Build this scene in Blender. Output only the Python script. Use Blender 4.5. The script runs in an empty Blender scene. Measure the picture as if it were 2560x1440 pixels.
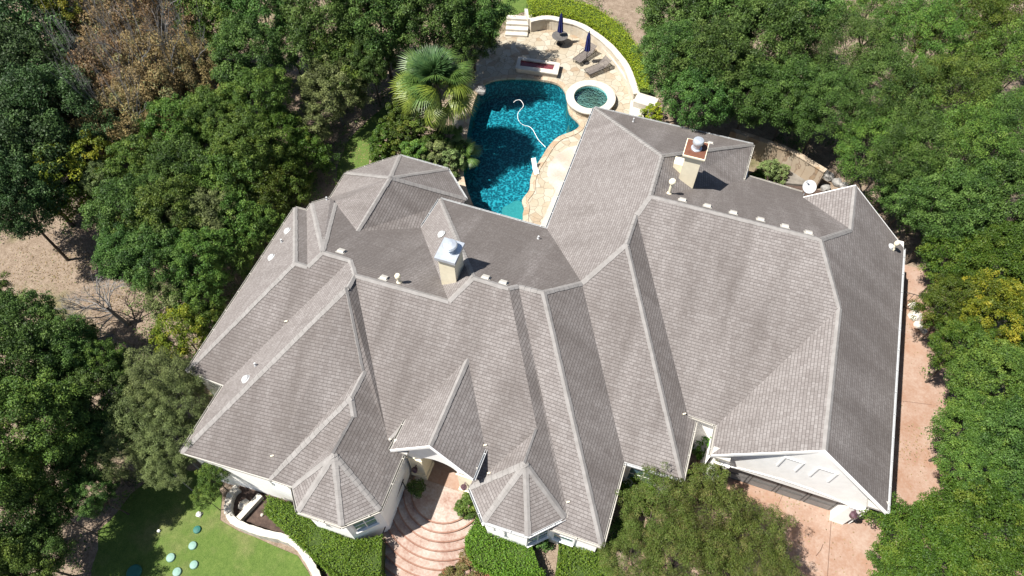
import bpy, bmesh, math, random
import numpy as np
from mathutils import Vector, Matrix
R_=math.radians
S=bpy.context.scene
C=bpy.data.collections.new('place'); S.collection.children.link(C)
# ---------------------------------------------------------------- camera
F_PX=1721.63; TILT=.5780555; ROLL=-.0020746; YAW=-.3386897; CAMZ=33.2
def _h(v):
    c,s=math.cos(YAW),math.sin(YAW); return Vector((c*v[0]+s*v[1],-s*v[0]+c*v[1],v[2]))
_fw=Vector((0,math.sin(TILT),-math.cos(TILT))); _u0=Vector((0,math.cos(TILT),math.sin(TILT))); _r0=Vector((1,0,0))
_r=_r0*math.cos(ROLL)+_u0*math.sin(ROLL); _u=-_r0*math.sin(ROLL)+_u0*math.cos(ROLL)
FW,RT,UP=_h(_fw),_h(_r),_h(_u)
CAM=Vector((0,0,CAMZ))
cd=bpy.data.cameras.new('camera'); co=bpy.data.objects.new('camera',cd); C.objects.link(co)
m=Matrix((RT,UP,-FW)).transposed().to_4x4(); m.translation=CAM; co.matrix_world=m
cd.sensor_width=36; cd.lens=F_PX/2560*36; cd.clip_end=3000; cd.clip_start=.5
S.camera=co; S.render.resolution_x=1024; S.render.resolution_y=576
# ---------------------------------------------------------------- world, sun, exposure
SUN=Vector((-.42,-.275,.866)).normalized()
w=bpy.data.worlds.new('World'); S.world=w; w.use_nodes=True
nt=w.node_tree; bg=nt.nodes['Background']; sk=nt.nodes.new('ShaderNodeTexSky'); sk.sky_type='NISHITA'; sk.sun_disc=False
sk.sun_elevation=math.asin(SUN.z); sk.sun_rotation=math.atan2(SUN.x,SUN.y); sk.altitude=200
nt.links.new(sk.outputs[0],bg.inputs[0]); bg.inputs[1].default_value=.052
sl=bpy.data.lights.new('sun','SUN'); sl.energy=4.9; sl.angle=R_(.53); sl.color=(1,.95,.88)
so=bpy.data.objects.new('sun',sl); C.objects.link(so); so.rotation_euler=SUN.to_track_quat('Z','Y').to_euler()
S.view_settings.view_transform='Standard'; S.view_settings.look='None'; S.view_settings.exposure=1.15; S.view_settings.gamma=1
S.render.engine='CYCLES'
# ---------------------------------------------------------------- helpers
def ray(u,v): return (FW*F_PX+RT*(u-1280)+UP*(720-v)).normalized()
def at(u,v,z=0.):
    d=ray(u,v); t=(z-CAMZ)/d.z; p=CAM+d*t; return Vector((p.x,p.y,z))
def aty(u,v,y):
    d=ray(u,v); t=y/d.y; return CAM+d*t
def depth(p): return (Vector(p)-CAM).dot(FW)
def tag(o,label=None,cat=None,group=None,kind=None):
    if label: o['label']=label
    if cat: o['category']=cat
    if group: o['group']=group
    if kind: o['kind']=kind
    return o
def empty(name,loc=(0,0,0),rz=0,parent=None):
    o=bpy.data.objects.new(name,None); C.objects.link(o); o.location=loc; o.rotation_euler=(0,0,rz); o.empty_display_size=.3
    if parent: o.parent=parent
    return o
def link(name,me,mat,parent=None,loc=None,rot=None,smooth=False):
    o=bpy.data.objects.new(name,me); C.objects.link(o)
    if mat is not None:
        me.materials.clear(); me.materials.append(mat)
    if parent: o.parent=parent
    if loc is not None: o.location=loc
    if rot is not None: o.rotation_euler=rot
    if smooth: me.polygons.foreach_set('use_smooth',[True]*len(me.polygons))
    return o
class MB:
    def __init__(s): s.v=[]; s.f=[]
    def add(s,vs,fs):
        n=len(s.v); s.v+= [tuple(p) for p in vs]; s.f+=[tuple(i+n for i in f) for f in fs]; return s
    def box(s,x0,x1,y0,y1,z0,z1,rz=0,c=(0,0,0)):
        vs=[Vector((x,y,z)) for z in (z0,z1) for y in (y0,y1) for x in (x0,x1)]
        if rz or c!=(0,0,0):
            M=Matrix.Rotation(rz,3,'Z'); vs=[M@p+Vector(c) for p in vs]
        return s.add(vs,[(0,2,3,1),(4,5,7,6),(0,1,5,4),(2,6,7,3),(0,4,6,2),(1,3,7,5)])
    def prism(s,poly,z0,z1):
        n=len(poly); a=sum(poly[i][0]*poly[(i+1)%n][1]-poly[(i+1)%n][0]*poly[i][1] for i in range(n))
        if a<0: poly=poly[::-1]
        zz=lambda z,i: z[i] if isinstance(z,(list,tuple)) else z
        vs=[(p[0],p[1],zz(z0,i)) for i,p in enumerate(poly)]+[(p[0],p[1],zz(z1,i)) for i,p in enumerate(poly)]
        return s.add(vs,[tuple(range(n))[::-1],tuple(range(n,2*n))]+[(i,(i+1)%n,n+(i+1)%n,n+i) for i in range(n)])
    def tube(s,pts,r,n=6,cap=True):
        pts=[Vector(p) for p in pts]; rs=r if isinstance(r,(list,tuple)) else [r]*len(pts); base=len(s.v); ax=None
        for i,p in enumerate(pts):
            d=(pts[min(i+1,len(pts)-1)]-pts[max(i-1,0)]).normalized()
            if ax is None: ax=d.orthogonal().normalized()
            else: ax=(ax-d*ax.dot(d)).normalized()
            b=d.cross(ax)
            for k in range(n):
                a=2*math.pi*k/n; s.v.append(tuple(p+(ax*math.cos(a)+b*math.sin(a))*rs[i]))
        for i in range(len(pts)-1):
            for k in range(n):
                a=base+i*n+k; b2=base+i*n+(k+1)%n; s.f.append((a,b2,b2+n,a+n))
        if cap: s.f.append(tuple(range(base,base+n))[::-1]); e=base+(len(pts)-1)*n; s.f.append(tuple(range(e,e+n)))
        return s
    def lathe(s,prof,c=(0,0,0),n=24):
        base=len(s.v)
        for r,z in prof:
            for k in range(n):
                a=2*math.pi*k/n; s.v.append((c[0]+r*math.cos(a),c[1]+r*math.sin(a),c[2]+z))
        for i in range(len(prof)-1):
            for k in range(n):
                a=base+i*n+k; b=base+i*n+(k+1)%n; s.f.append((a,b,b+n,a+n))
        s.f.append(tuple(range(base,base+n))[::-1]); e=base+(len(prof)-1)*n; s.f.append(tuple(range(e,e+n)))
        return s
    def mesh(s,name='m'):
        me=bpy.data.meshes.new(name); me.from_pydata(s.v,[],s.f); me.validate(); me.update(); return me
    def build(s,name,mat,parent=None,smooth=False,bevel=0):
        o=link(name,s.mesh(name),mat,parent,smooth=smooth)
        if bevel:
            b=o.modifiers.new('b','BEVEL'); b.width=bevel; b.segments=2; b.limit_method='ANGLE'
        return o
def hdup(o,parent=None):
    c=o.copy(); C.objects.link(c); c.parent=parent
    for ch in list(o.children): hdup(ch,c)
    return c
# ---------------------------------------------------------------- materials
def nmat(name):
    m=bpy.data.materials.new(name); m.use_nodes=True; nt=m.node_tree; b=nt.nodes['Principled BSDF']; return m,nt,b
def N(nt,t,**k):
    n=nt.nodes.new(t)
    for a,v in k.items():
        if a.startswith('i_'):
            key=a[2:]; key=int(key) if key.isdigit() else key.replace('_',' ')
            n.inputs[key].default_value=v
        else: setattr(n,a,v)
    return n
def L(nt,a,b): nt.links.new(a,b)
def ramp(nt,fac,cols,interp='LINEAR'):
    r=nt.nodes.new('ShaderNodeValToRGB'); r.color_ramp.interpolation=interp
    while len(r.color_ramp.elements)<len(cols): r.color_ramp.elements.new(.5)
    for e,(p,c) in zip(r.color_ramp.elements,cols):
        e.position=p; e.color=(*c,1) if len(c)==3 else c
    L(nt,fac,r.inputs[0]); return r.outputs[0]
def mixc(nt,fac,a,b,mode='MIX'):
    n=nt.nodes.new('ShaderNodeMix'); n.data_type='RGBA'; n.blend_type=mode
    for s,i in ((fac,0),(a,6),(b,7)):
        if hasattr(s,'is_output') or isinstance(s,bpy.types.NodeSocket): L(nt,s,n.inputs[i])
        else: n.inputs[i].default_value=(s if i==0 else (*s,1))
    return n.outputs[2]
def math_(nt,op,a,b=None,clamp=False):
    n=nt.nodes.new('ShaderNodeMath'); n.operation=op; n.use_clamp=clamp
    for i,s in enumerate((a,b)):
        if s is None: continue
        if isinstance(s,bpy.types.NodeSocket): L(nt,s,n.inputs[i])
        else: n.inputs[i].default_value=s
    return n.outputs[0]
def noise(nt,vec,scale,detail=4,rough=.55):
    n=N(nt,'ShaderNodeTexNoise',i_Scale=scale,i_Detail=detail,i_Roughness=rough)
    if vec is not None: L(nt,vec,n.inputs['Vector'])
    return n.outputs['Fac']
def bump(nt,b,h,strength=.3,dist=.02):
    n=N(nt,'ShaderNodeBump',i_Strength=strength,i_Distance=dist); L(nt,h,n.inputs['Height']); L(nt,n.outputs[0],b.inputs['Normal'])
def pos(nt): return N(nt,'ShaderNodeNewGeometry').outputs['Position']
def simple(name,c,c2=None,scale=3,rough=.7,metal=0,bs=.15,spec=.3,fine=40):
    m,nt,b=nmat(name); p=pos(nt)
    c2=c2 or tuple(x*.8 for x in c)
    f=noise(nt,p,scale,6,.6); g=noise(nt,p,fine,2)
    f=math_(nt,'ADD',math_(nt,'MULTIPLY',f,.75),math_(nt,'MULTIPLY',g,.25))
    L(nt,ramp(nt,f,[(.36,c2),(.62,c)]),b.inputs['Base Color'])
    b.inputs['Roughness'].default_value=rough; b.inputs['Metallic'].default_value=metal; b.inputs['Specular IOR Level'].default_value=spec
    if bs: bump(nt,b,g,bs,.01)
    return m
M={}
M['stucco']=simple('stucco',(.90,.89,.87),(.86,.85,.82),1.2,.9)
M['white']=simple('white_paint',(.82,.82,.80),(.74,.74,.72),2,.6)
M['cream']=simple('cream_stucco',(.72,.66,.50),(.62,.56,.42),2,.85)
M['metal']=simple('galvanised',(.62,.66,.70),(.48,.52,.57),4,.35,.6)
M['whitemetal']=simple('white_metal',(0.4680,0.4810,0.4875),(0.3900,0.4030,0.4095),4,.45,0)
M['dark']=simple('dark_metal',(.035,.033,.032),(.02,.02,.02),5,.5)
M['rust']=simple('rusty_plate',(0.1451,0.0608,0.0360),(0.1048,0.0403,0.0242),5,.7)
M['navy']=simple('navy_canvas',(.012,.018,.11),(.008,.012,.07),6,.85)
M['greymesh']=simple('grey_table',(0.104,0.098,0.094),(0.065,0.062,0.058),6,.7)
M['wicker']=simple('lounger_mesh',(0.156,0.137,0.124),(0.098,0.085,0.078),9,.8)
M['lime']=simple('limestone',(0.5040,0.4620,0.3850),(0.4060,0.3500,0.2660),1.6,.9,bs=.4)
M['limetop']=simple('limestone_top',(0.4800,0.4560,0.4080),(0.3960,0.3600,0.3000),2.2,.9,bs=.3)
M['hcore']=simple('hedge_twigs',(.05,.08,.015),(.02,.035,.008),9,1)
M['soil']=simple('mulch',(0.085,0.058,0.046),(0.039,0.027,0.023),4,1,bs=.8,fine=18)
M['cap']=simple('ridge_shingle',(0.2309,0.2206,0.2124),(0.1795,0.1703,0.1621),3,.9,bs=.4)
M['fascia']=simple('fascia',(0.4092,0.3968,0.3596),(0.3596,0.3410,0.3100),2,.7)
M['bark']=simple('bark',(0.104,0.085,0.065),(0.052,0.042,0.033),6,.95,bs=.6)
M['greybark']=simple('dead_bark',(0.221,0.215,0.208),(0.130,0.124,0.120),6,.95,bs=.3)
M['bottle']=simple('disc_green',(0.1859,0.3043,0.2574),(0.1443,0.2490,0.2160),6,.6)
M['bottledark']=simple('disc_teal',(0.0198,0.1248,0.1014),(0.0156,0.0936,0.0780),6,.6)
M['rock']=simple('grey_rock',(0.273,0.267,0.254),(0.143,0.137,0.130),5,.85,bs=.6)
M['glassred']=simple('fire_glass',(.20,.05,.06),(.05,.015,.02),14,.25,bs=.8)
M['doorgrey']=simple('garage_door',(0.2165,0.2087,0.2028),(0.1658,0.1580,0.1521),3,.55)
M['lamp']=simple('lantern',(.10,.055,.07),(.05,.03,.035),8,.3)
M['block']=simple('block_wall',(0.1989,0.1818,0.1584),(0.1170,0.1053,0.0909),2,.95,bs=.5)
def glass_mat(name,c):
    m,nt,b=nmat(name); b.inputs['Base Color'].default_value=(*c,1); b.inputs['Roughness'].default_value=.06; b.inputs['Specular IOR Level'].default_value=.9; return m
M['pane']=glass_mat('window_glass',(.10,.17,.20))
# shingles
def shingle():
    m,nt,b=nmat('shingles'); uv=N(nt,'ShaderNodeUVMap',uv_map='UVMap').outputs[0]; p=pos(nt)
    wob=N(nt,'ShaderNodeVectorMath',operation='ADD')
    br=N(nt,'ShaderNodeTexBrick',offset=.37,squash=.8,squash_frequency=3,i_Scale=1,i_Mortar_Size=.012,i_Mortar_Smooth=.3,i_Bias=0,i_Brick_Width=.21,i_Row_Height=.15)
    L(nt,uv,br.inputs['Vector']); br.inputs['Color1'].default_value=(.0,.0,.0,1); br.inputs['Color2'].default_value=(1,1,1,1); br.inputs['Mortar'].default_value=(.4,.4,.4,1)
    mp=N(nt,'ShaderNodeMapping'); mp.inputs['Location'].default_value=(.13,.0,0); L(nt,uv,mp.inputs[0])
    b2=N(nt,'ShaderNodeTexBrick',offset=.21,squash=1.6,squash_frequency=2,i_Scale=1,i_Mortar_Size=.0,i_Brick_Width=.31,i_Row_Height=.15)
    L(nt,mp.outputs[0],b2.inputs['Vector']); b2.inputs['Color1'].default_value=(0,0,0,1); b2.inputs['Color2'].default_value=(1,1,1,1)
    tone=math_(nt,'ADD',math_(nt,'MULTIPLY',br.outputs['Color'],.26),math_(nt,'MULTIPLY',b2.outputs['Color'],.14))
    tone=math_(nt,'ADD',tone,math_(nt,'MULTIPLY',noise(nt,p,22,3,.7),.6))
    col=ramp(nt,tone,[(.08,(0.1190,0.1046,0.0999)),(.45,(0.1755,0.1599,0.1534)),(.9,(0.2435,0.2290,0.2223))])
    # dark gaps around the tabs, course shadow line painted in with them
    row=math_(nt,'LESS_THAN',br.outputs['Fac'],.5)
    col=mixc(nt,math_(nt,'MULTIPLY',br.outputs['Fac'],.5),col,(0.0566,0.0506,0.0475))
    # water-borne algae stains running down the slope; shade contrast painted in per face
    ms=N(nt,'ShaderNodeMapping'); ms.inputs['Scale'].default_value=(.8,.11,1); L(nt,uv,ms.inputs[0])
    st=noise(nt,ms.outputs[0],1.0,5,.6); st2=noise(nt,p,.22,3,.5)
    at_=N(nt,'ShaderNodeAttribute',attribute_name='stain_shade').outputs['Fac']
    stain_shade=math_(nt,'ADD',math_(nt,'MULTIPLY',st,.9),math_(nt,'MULTIPLY',st2,.45))
    stain_shade=math_(nt,'ADD',stain_shade,math_(nt,'MULTIPLY',at_,.45))
    sf=ramp(nt,stain_shade,[(.60,(0,0,0)),(.92,(1,1,1))])
    col=mixc(nt,math_(nt,'MULTIPLY',sf,.55),col,(0.0703,0.0598,0.0545))
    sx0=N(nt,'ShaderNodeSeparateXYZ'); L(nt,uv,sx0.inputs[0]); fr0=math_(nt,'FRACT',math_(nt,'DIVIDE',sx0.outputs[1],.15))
    col=mixc(nt,math_(nt,'MULTIPLY',math_(nt,'LESS_THAN',fr0,.16),.42),col,(0.0596,0.0525,0.0491))  # shadow under each course edge painted as a dark band
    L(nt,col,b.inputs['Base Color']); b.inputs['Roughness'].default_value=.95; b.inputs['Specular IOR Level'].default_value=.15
    # saw-tooth course profile
    sx=N(nt,'ShaderNodeSeparateXYZ'); L(nt,uv,sx.inputs[0])
    saw=math_(nt,'FRACT',math_(nt,'DIVIDE',sx.outputs[1],.15)); saw=math_(nt,'SUBTRACT',1.,saw)
    hh=math_(nt,'ADD',saw,math_(nt,'MULTIPLY',tone,.6))
    bump(nt,b,hh,.8,.02)
    return m
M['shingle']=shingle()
def ground_mat():
    m,nt,b=nmat('dry_ground'); p=pos(nt)
    a=noise(nt,p,.16,5,.6); f=noise(nt,p,2.2,6,.7); g=noise(nt,p,14,4,.7)
    dirt=ramp(nt,f,[(.3,(0.1069,0.0773,0.0540)),(.5,(0.2077,0.1607,0.1210)),(.7,(0.2957,0.2410,0.1908))])
    litter=ramp(nt,g,[(.35,(0.0755,0.0525,0.0350)),(.6,(0.2642,0.2100,0.1590)),(.75,(0.3459,0.2966,0.2417))])
    dirt=mixc(nt,.45,dirt,litter)
    grass=ramp(nt,f,[(.3,(0.0566,0.0679,0.0223)),(.6,(0.1258,0.1298,0.0478)),(.8,(0.1887,0.1668,0.0763))])
    k=ramp(nt,a,[(.57,(0,0,0)),(.70,(0.8320,0.8560,0.9000))])
    L(nt,mixc(nt,k,dirt,grass),b.inputs['Base Color']); b.inputs['Roughness'].default_value=1; b.inputs['Specular IOR Level'].default_value=.1
    bump(nt,b,g,.8,.05); return m
M['ground']=ground_mat()
def lawn_mat():
    m,nt,b=nmat('lawn_grass'); p=pos(nt)
    a=noise(nt,p,.45,4,.6); f=noise(nt,p,3,6,.75); g=noise(nt,p,22,3,.7)
    c=ramp(nt,f,[(.3,(0.0439,0.0874,0.0152)),(.55,(0.0789,0.1327,0.0257)),(.75,(0.1337,0.1664,0.0468))])
    d=ramp(nt,f,[(.3,(0.1184,0.1138,0.0503)),(.7,(0.2609,0.2127,0.1182))])
    c=mixc(nt,ramp(nt,a,[(.55,(0,0,0)),(.72,(0.5921,0.5687,0.6318))]),c,d)
    c=mixc(nt,.35,c,ramp(nt,g,[(.3,(0.0318,0.0610,0.0129)),(.7,(0.1733,0.2127,0.0679))]))
    L(nt,c,b.inputs['Base Color']); b.inputs['Roughness'].default_value=.95; b.inputs['Specular IOR Level'].default_value=.1
    bump(nt,b,g,.9,.04); return m
M['lawn']=lawn_mat()
def flag_mat(name,scale,c1,c2,c3,mort):
    m,nt,b=nmat(name); p=pos(nt)
    w_=N(nt,'ShaderNodeTexNoise',i_Scale=1.2,i_Detail=2); L(nt,p,w_.inputs[0])
    vm=N(nt,'ShaderNodeVectorMath',operation='MULTIPLY_ADD'); L(nt,w_.outputs['Color'],vm.inputs[0]); vm.inputs[1].default_value=(.5,.5,.5); L(nt,p,vm.inputs[2])
    v=N(nt,'ShaderNodeTexVoronoi',feature='DISTANCE_TO_EDGE',i_Scale=scale,voronoi_dimensions='2D'); L(nt,vm.outputs[0],v.inputs['Vector'])
    vc=N(nt,'ShaderNodeTexVoronoi',i_Scale=scale,voronoi_dimensions='2D'); L(nt,vm.outputs[0],vc.inputs['Vector'])
    sx=N(nt,'ShaderNodeSeparateXYZ'); L(nt,vc.outputs['Color'],sx.inputs[0])
    f=noise(nt,p,1.3,6,.65)
    t=math_(nt,'ADD',math_(nt,'MULTIPLY',sx.outputs[0],.45),math_(nt,'MULTIPLY',f,.6))
    col=ramp(nt,t,[(.2,c3),(.42,c2),(.75,c1)])
    col=mixc(nt,ramp(nt,v.outputs['Distance'],[(.015,(.8,.8,.8)),(.045,(0,0,0))]),col,mort)
    L(nt,col,b.inputs['Base Color']); b.inputs['Roughness'].default_value=.85; b.inputs['Specular IOR Level'].default_value=.25
    bump(nt,b,ramp(nt,v.outputs['Distance'],[(0,(0,0,0)),(.05,(1,1,1))]),.5,.02); return m
M['flag']=flag_mat('flagstone',2.0,(0.3438,0.3174,0.2594),(0.2947,0.2548,0.1891),(0.2357,0.1613,0.1025),(0.1768,0.1456,0.1080))
M['coping']=flag_mat('coping_stone',2.2,(0.3801,0.3225,0.2496),(0.3273,0.2571,0.1824),(0.2428,0.1613,0.0960),(0.2112,0.1512,0.1056))
def concrete(name,c1,c2,c3):
    m,nt,b=nmat(name); p=pos(nt)
    f=noise(nt,p,.7,6,.65); g=noise(nt,p,9,4,.6)
    t=math_(nt,'ADD',math_(nt,'MULTIPLY',f,.7),math_(nt,'MULTIPLY',g,.3))
    big=noise(nt,p,.18,5,.7); cc=ramp(nt,t,[(.38,c3),(.5,c2),(.6,c1)]); cc=mixc(nt,ramp(nt,big,[(.5,(0,0,0)),(.68,(.6,.6,.6))]),cc,tuple(x*y for x,y in zip(c3,(1.05,.9,.72)))); L(nt,cc,b.inputs['Base Color']); b.inputs['Roughness'].default_value=.85; b.inputs['Specular IOR Level'].default_value=.25
    bump(nt,b,g,.2,.01); return m
M['pink']=concrete('pink_concrete',(0.3038,0.2258,0.1788),(0.2686,0.1823,0.1376),(0.2328,0.1382,0.0937))
M['stepc']=concrete('step_concrete',(0.3794,0.3412,0.3062),(0.3146,0.2504,0.2120),(0.2272,0.1367,0.1065))
M['riser']=concrete('step_nosing',(0.2871,0.1711,0.1229),(0.2377,0.1331,0.0980),(0.1754,0.0952,0.0672))
M['patio']=concrete('pale_patio',(0.3838,0.3579,0.3211),(0.3419,0.3110,0.2750),(0.2693,0.2382,0.2074))
def pool_mat():
    m,nt,b=nmat('pool_plaster'); p=pos(nt)
    v=N(nt,'ShaderNodeTexVoronoi',feature='F1',i_Scale=7,i_Randomness=1); 
    w_=N(nt,'ShaderNodeTexNoise',i_Scale=2.5,i_Detail=3); L(nt,p,w_.inputs[0])
    vm=N(nt,'ShaderNodeVectorMath',operation='MULTIPLY_ADD'); L(nt,w_.outputs['Color'],vm.inputs[0]); vm.inputs[1].default_value=(0.2200,0.2560,0.2500); L(nt,p,vm.inputs[2]); L(nt,vm.outputs[0],v.inputs['Vector'])
    f=noise(nt,p,11,3,.7)
    t=math_(nt,'ADD',math_(nt,'MULTIPLY',v.outputs['Distance'],.8),math_(nt,'MULTIPLY',f,.6))
    L(nt,ramp(nt,t,[(.38,(0.0066,0.0512,0.0625)),(.60,(0.0154,0.1050,0.1150)),(.78,(0.0385,0.1856,0.1875)),(.92,(0.1100,0.3840,0.3625))]),b.inputs['Base Color']); b.inputs['Roughness'].default_value=.7  # light speckle from ripples painted into the bright tones of mottled plaster
    return m
M['pool']=pool_mat()
M['poolstep']=simple('pool_step_tile',(0.200,0.330,0.260),(0.140,0.260,0.210),8,.7,fine=25)
M['spat']=simple('spa_tile',(0.1800,0.3780,0.3780),(0.1080,0.2700,0.2880),8,.6,fine=25)
def water(name,tint,bs):
    m,nt,b=nmat(name); out=nt.nodes['Material Output']; nt.nodes.remove(b); p=pos(nt)
    tr=N(nt,'ShaderNodeBsdfTransparent'); tr.inputs[0].default_value=(*tint,1); gl=N(nt,'ShaderNodeBsdfGlossy',i_Roughness=.04)
    f=noise(nt,p,5,4,.65); bp_=N(nt,'ShaderNodeBump',i_Strength=bs,i_Distance=.05); L(nt,f,bp_.inputs['Height']); L(nt,bp_.outputs[0],gl.inputs['Normal'])
    fr=N(nt,'ShaderNodeFresnel',i_IOR=1.33); L(nt,bp_.outputs[0],fr.inputs['Normal']); mx=N(nt,'ShaderNodeMixShader')
    L(nt,fr.outputs[0],mx.inputs[0]); L(nt,tr.outputs[0],mx.inputs[1]); L(nt,gl.outputs[0],mx.inputs[2]); L(nt,mx.outputs[0],out.inputs[0]); return m
M['water']=water('pool_water',(.34,.74,.86),.6); M['spaw']=water('spa_water',(.72,.90,.90),.2)
def leaf_mat(name,cols,trans=.13,rough=.55,var=.35):
    m,nt,b=nmat(name); out=nt.nodes['Material Output']
    t=N(nt,'ShaderNodeAttribute',attribute_name='tone').outputs['Fac']; oi=N(nt,'ShaderNodeObjectInfo').outputs['Random']
    col=ramp(nt,t,[(i/(len(cols)-1),c) for i,c in enumerate(cols)])
    hs=N(nt,'ShaderNodeHueSaturation'); L(nt,col,hs.inputs['Color'])
    L(nt,math_(nt,'ADD',math_(nt,'MULTIPLY',oi,.035),.4825),hs.inputs['Hue']); L(nt,math_(nt,'ADD',math_(nt,'MULTIPLY',oi,var),1-var*.4),hs.inputs['Value'])
    L(nt,hs.outputs[0],b.inputs['Base Color']); b.inputs['Roughness'].default_value=rough; b.inputs['Specular IOR Level'].default_value=.22
    tl=N(nt,'ShaderNodeBsdfTranslucent'); L(nt,hs.outputs[0],tl.inputs[0]); mx=N(nt,'ShaderNodeMixShader'); mx.inputs[0].default_value=trans
    L(nt,b.outputs[0],mx.inputs[1]); L(nt,tl.outputs[0],mx.inputs[2]); L(nt,mx.outputs[0],out.inputs[0]); return m
LM={
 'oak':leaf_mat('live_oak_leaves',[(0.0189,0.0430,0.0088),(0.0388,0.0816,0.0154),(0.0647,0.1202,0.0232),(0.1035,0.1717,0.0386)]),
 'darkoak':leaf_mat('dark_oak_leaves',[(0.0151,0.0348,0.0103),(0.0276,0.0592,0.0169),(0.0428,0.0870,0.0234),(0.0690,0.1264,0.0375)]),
 'fresh':leaf_mat('fresh_leaves',[(0.0210,0.0427,0.0045),(0.0389,0.0752,0.0074),(0.0599,0.1003,0.0112),(0.1018,0.1305,0.0168)]),
 'elm':leaf_mat('elm_leaves',[(0.0302,0.0601,0.0099),(0.0517,0.1030,0.0166),(0.0819,0.1416,0.0221),(0.1294,0.1888,0.0304)]),
 'yellow':leaf_mat('yellowing_leaves',[(0.0414,0.0618,0.0053),(0.0827,0.1098,0.0079),(0.1380,0.1511,0.0110),(0.2484,0.2266,0.0221)]),
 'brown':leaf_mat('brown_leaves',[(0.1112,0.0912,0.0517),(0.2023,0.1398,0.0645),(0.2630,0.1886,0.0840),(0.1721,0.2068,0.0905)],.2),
 'grey':leaf_mat('grey_green_leaves',[(0.0653,0.0865,0.0303),(0.1032,0.1384,0.0474),(0.1413,0.1903,0.0603),(0.2064,0.2537,0.0948)]),
 'myrtle':leaf_mat('myrtle_leaves',[(0.0459,0.0463,0.0112),(0.0601,0.0851,0.0153),(0.0813,0.1198,0.0203),(0.1343,0.1237,0.0407)]),
 'hedge':leaf_mat('hedge_leaves',[(0.0611,0.1075,0.0055),(0.1220,0.1826,0.0082),(0.2034,0.2579,0.0110),(0.3257,0.3438,0.0166)]),
 'box':leaf_mat('boxwood_leaves',[(0.0297,0.0773,0.0063),(0.0546,0.1225,0.0095),(0.0843,0.1635,0.0126),(0.1488,0.2270,0.0190)]),
 'red':leaf_mat('reddish_leaves',[(0.0604,0.0687,0.0194),(0.1121,0.1202,0.0331),(0.1725,0.1288,0.0552),(0.2243,0.0945,0.0497)]),
}
# ---------------------------------------------------------------- terrain
def sm(t): t=max(0,min(1,t)); return t*t*(3-2*t)
POOLPX=[(1222,560),(1200,546),(1178,505),(1158,440),(1163,360),(1180,270),(1199,222),(1212,210),(1240,200),(1290,196),(1350,200),(1392,209),(1411,226),(1418,250),(1424,283),(1446,306),(1448,318),(1430,331),(1398,343),(1374,365),(1353,398),(1336,425),(1327,450),(1325,475),(1311,494),(1306,505),(1311,520),(1308,536),(1300,560)]
def smooth_poly(pts,n=4):
    out=[];k=len(pts)
    for i in range(k):
        p0,p1,p2,p3=[Vector(pts[(i+j-1)%k]) for j in range(4)]
        for a in range(n):
            t=a/n; out.append(.5*((2*p1)+(-p0+p2)*t+(2*p0-5*p1+4*p2-p3)*t*t+(-p0+3*p1-3*p2+p3)*t**3))
    return out
POOL=smooth_poly([at(*q,-.02).to_2d() for q in POOLPX],3)
def inside(p,poly):
    c=False; n=len(poly); x,y=p[0],p[1]
    for i in range(n):
        a=poly[i];b=poly[i-1]
        if (a[1]>y)!=(b[1]>y) and x<(b[0]-a[0])*(y-a[1])/(b[1]-a[1])+a[0]: c=not c
    return c
def offset_poly(poly,d):   # outward for CCW positive d
    n=len(poly); a=sum(poly[i][0]*poly[(i+1)%n][1]-poly[(i+1)%n][0]*poly[i][1] for i in range(n)); sg=1 if a>0 else -1
    out=[]
    for i in range(n):
        p0,p1,p2=Vector(poly[i-1]).to_2d() if not isinstance(poly[i-1],Vector) else poly[i-1].to_2d(),Vector(poly[i]).to_2d(),Vector(poly[(i+1)%n]).to_2d()
        e1=(p1-p0).normalized(); e2=(p2-p1).normalized(); n1=Vector((e1.y,-e1.x))*sg; n2=Vector((e2.y,-e2.x))*sg
        b=n1+n2; l=b.length
        if l<.05: b=n1
        else: b=b/l
        c=max(.35,b.dot(n1)); out.append(p1+b*d/c)
    return out
SPA_C=at(1483,233,.45); SPA_C=Vector((-6.95,37.1,0))
POOLB=offset_poly(POOL,.25)
def T(x,y):
    e=-.5*sm((x-.5)/3)*sm((27+4.5*sm((x-10.5)/1.5)-y)/(4-2*sm((x-10.5)/1.5)))
    f=-1.35*sm((8.3-y)/1.2)*sm((-2.4-x)/1.1)-.5*sm((7.5-y)/3)*sm((x+3.5)/1)*sm((5-x)/2)
    w_=-.9*sm((-20.5-x)/5)
    n=-.25*sm((y-46)/8)
    z=min(e,f,w_,n)-.05
    return z
random.seed(5)
def terrain():
    def axis(a,b,st,far):
        v=list(np.arange(a,b+st/2,st)); s=st; lo=[a]; hi=[v[-1]]
        while lo[-1]>-far: s*=1.5; lo.append(lo[-1]-s)
        s=st
        while hi[-1]<far: s*=1.5; hi.append(hi[-1]+s)
        return lo[:0:-1]+v+hi[1:]
    xs=axis(-56,28,.5,900); ys=axis(-8,64,.5,900)
    me=bpy.data.meshes.new('ground'); vs=[];fs=[]
    for y in ys:
        for x in xs:
            z=T(x,y)
            if -18<x<-5 and 22<y<40 and inside((x,y),POOLB): z=-2.6
            vs.append((x,y,z))
    nx=len(xs)
    for j in range(len(ys)-1):
        for i in range(nx-1):
            a=j*nx+i; fs.append((a,a+1,a+nx+1,a+nx))
    me.from_pydata(vs,[],fs); me.polygons.foreach_set('use_smooth',[True]*len(fs))
    o=link('ground',me,M['ground']); tag(o,kind='structure')
terrain()
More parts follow.
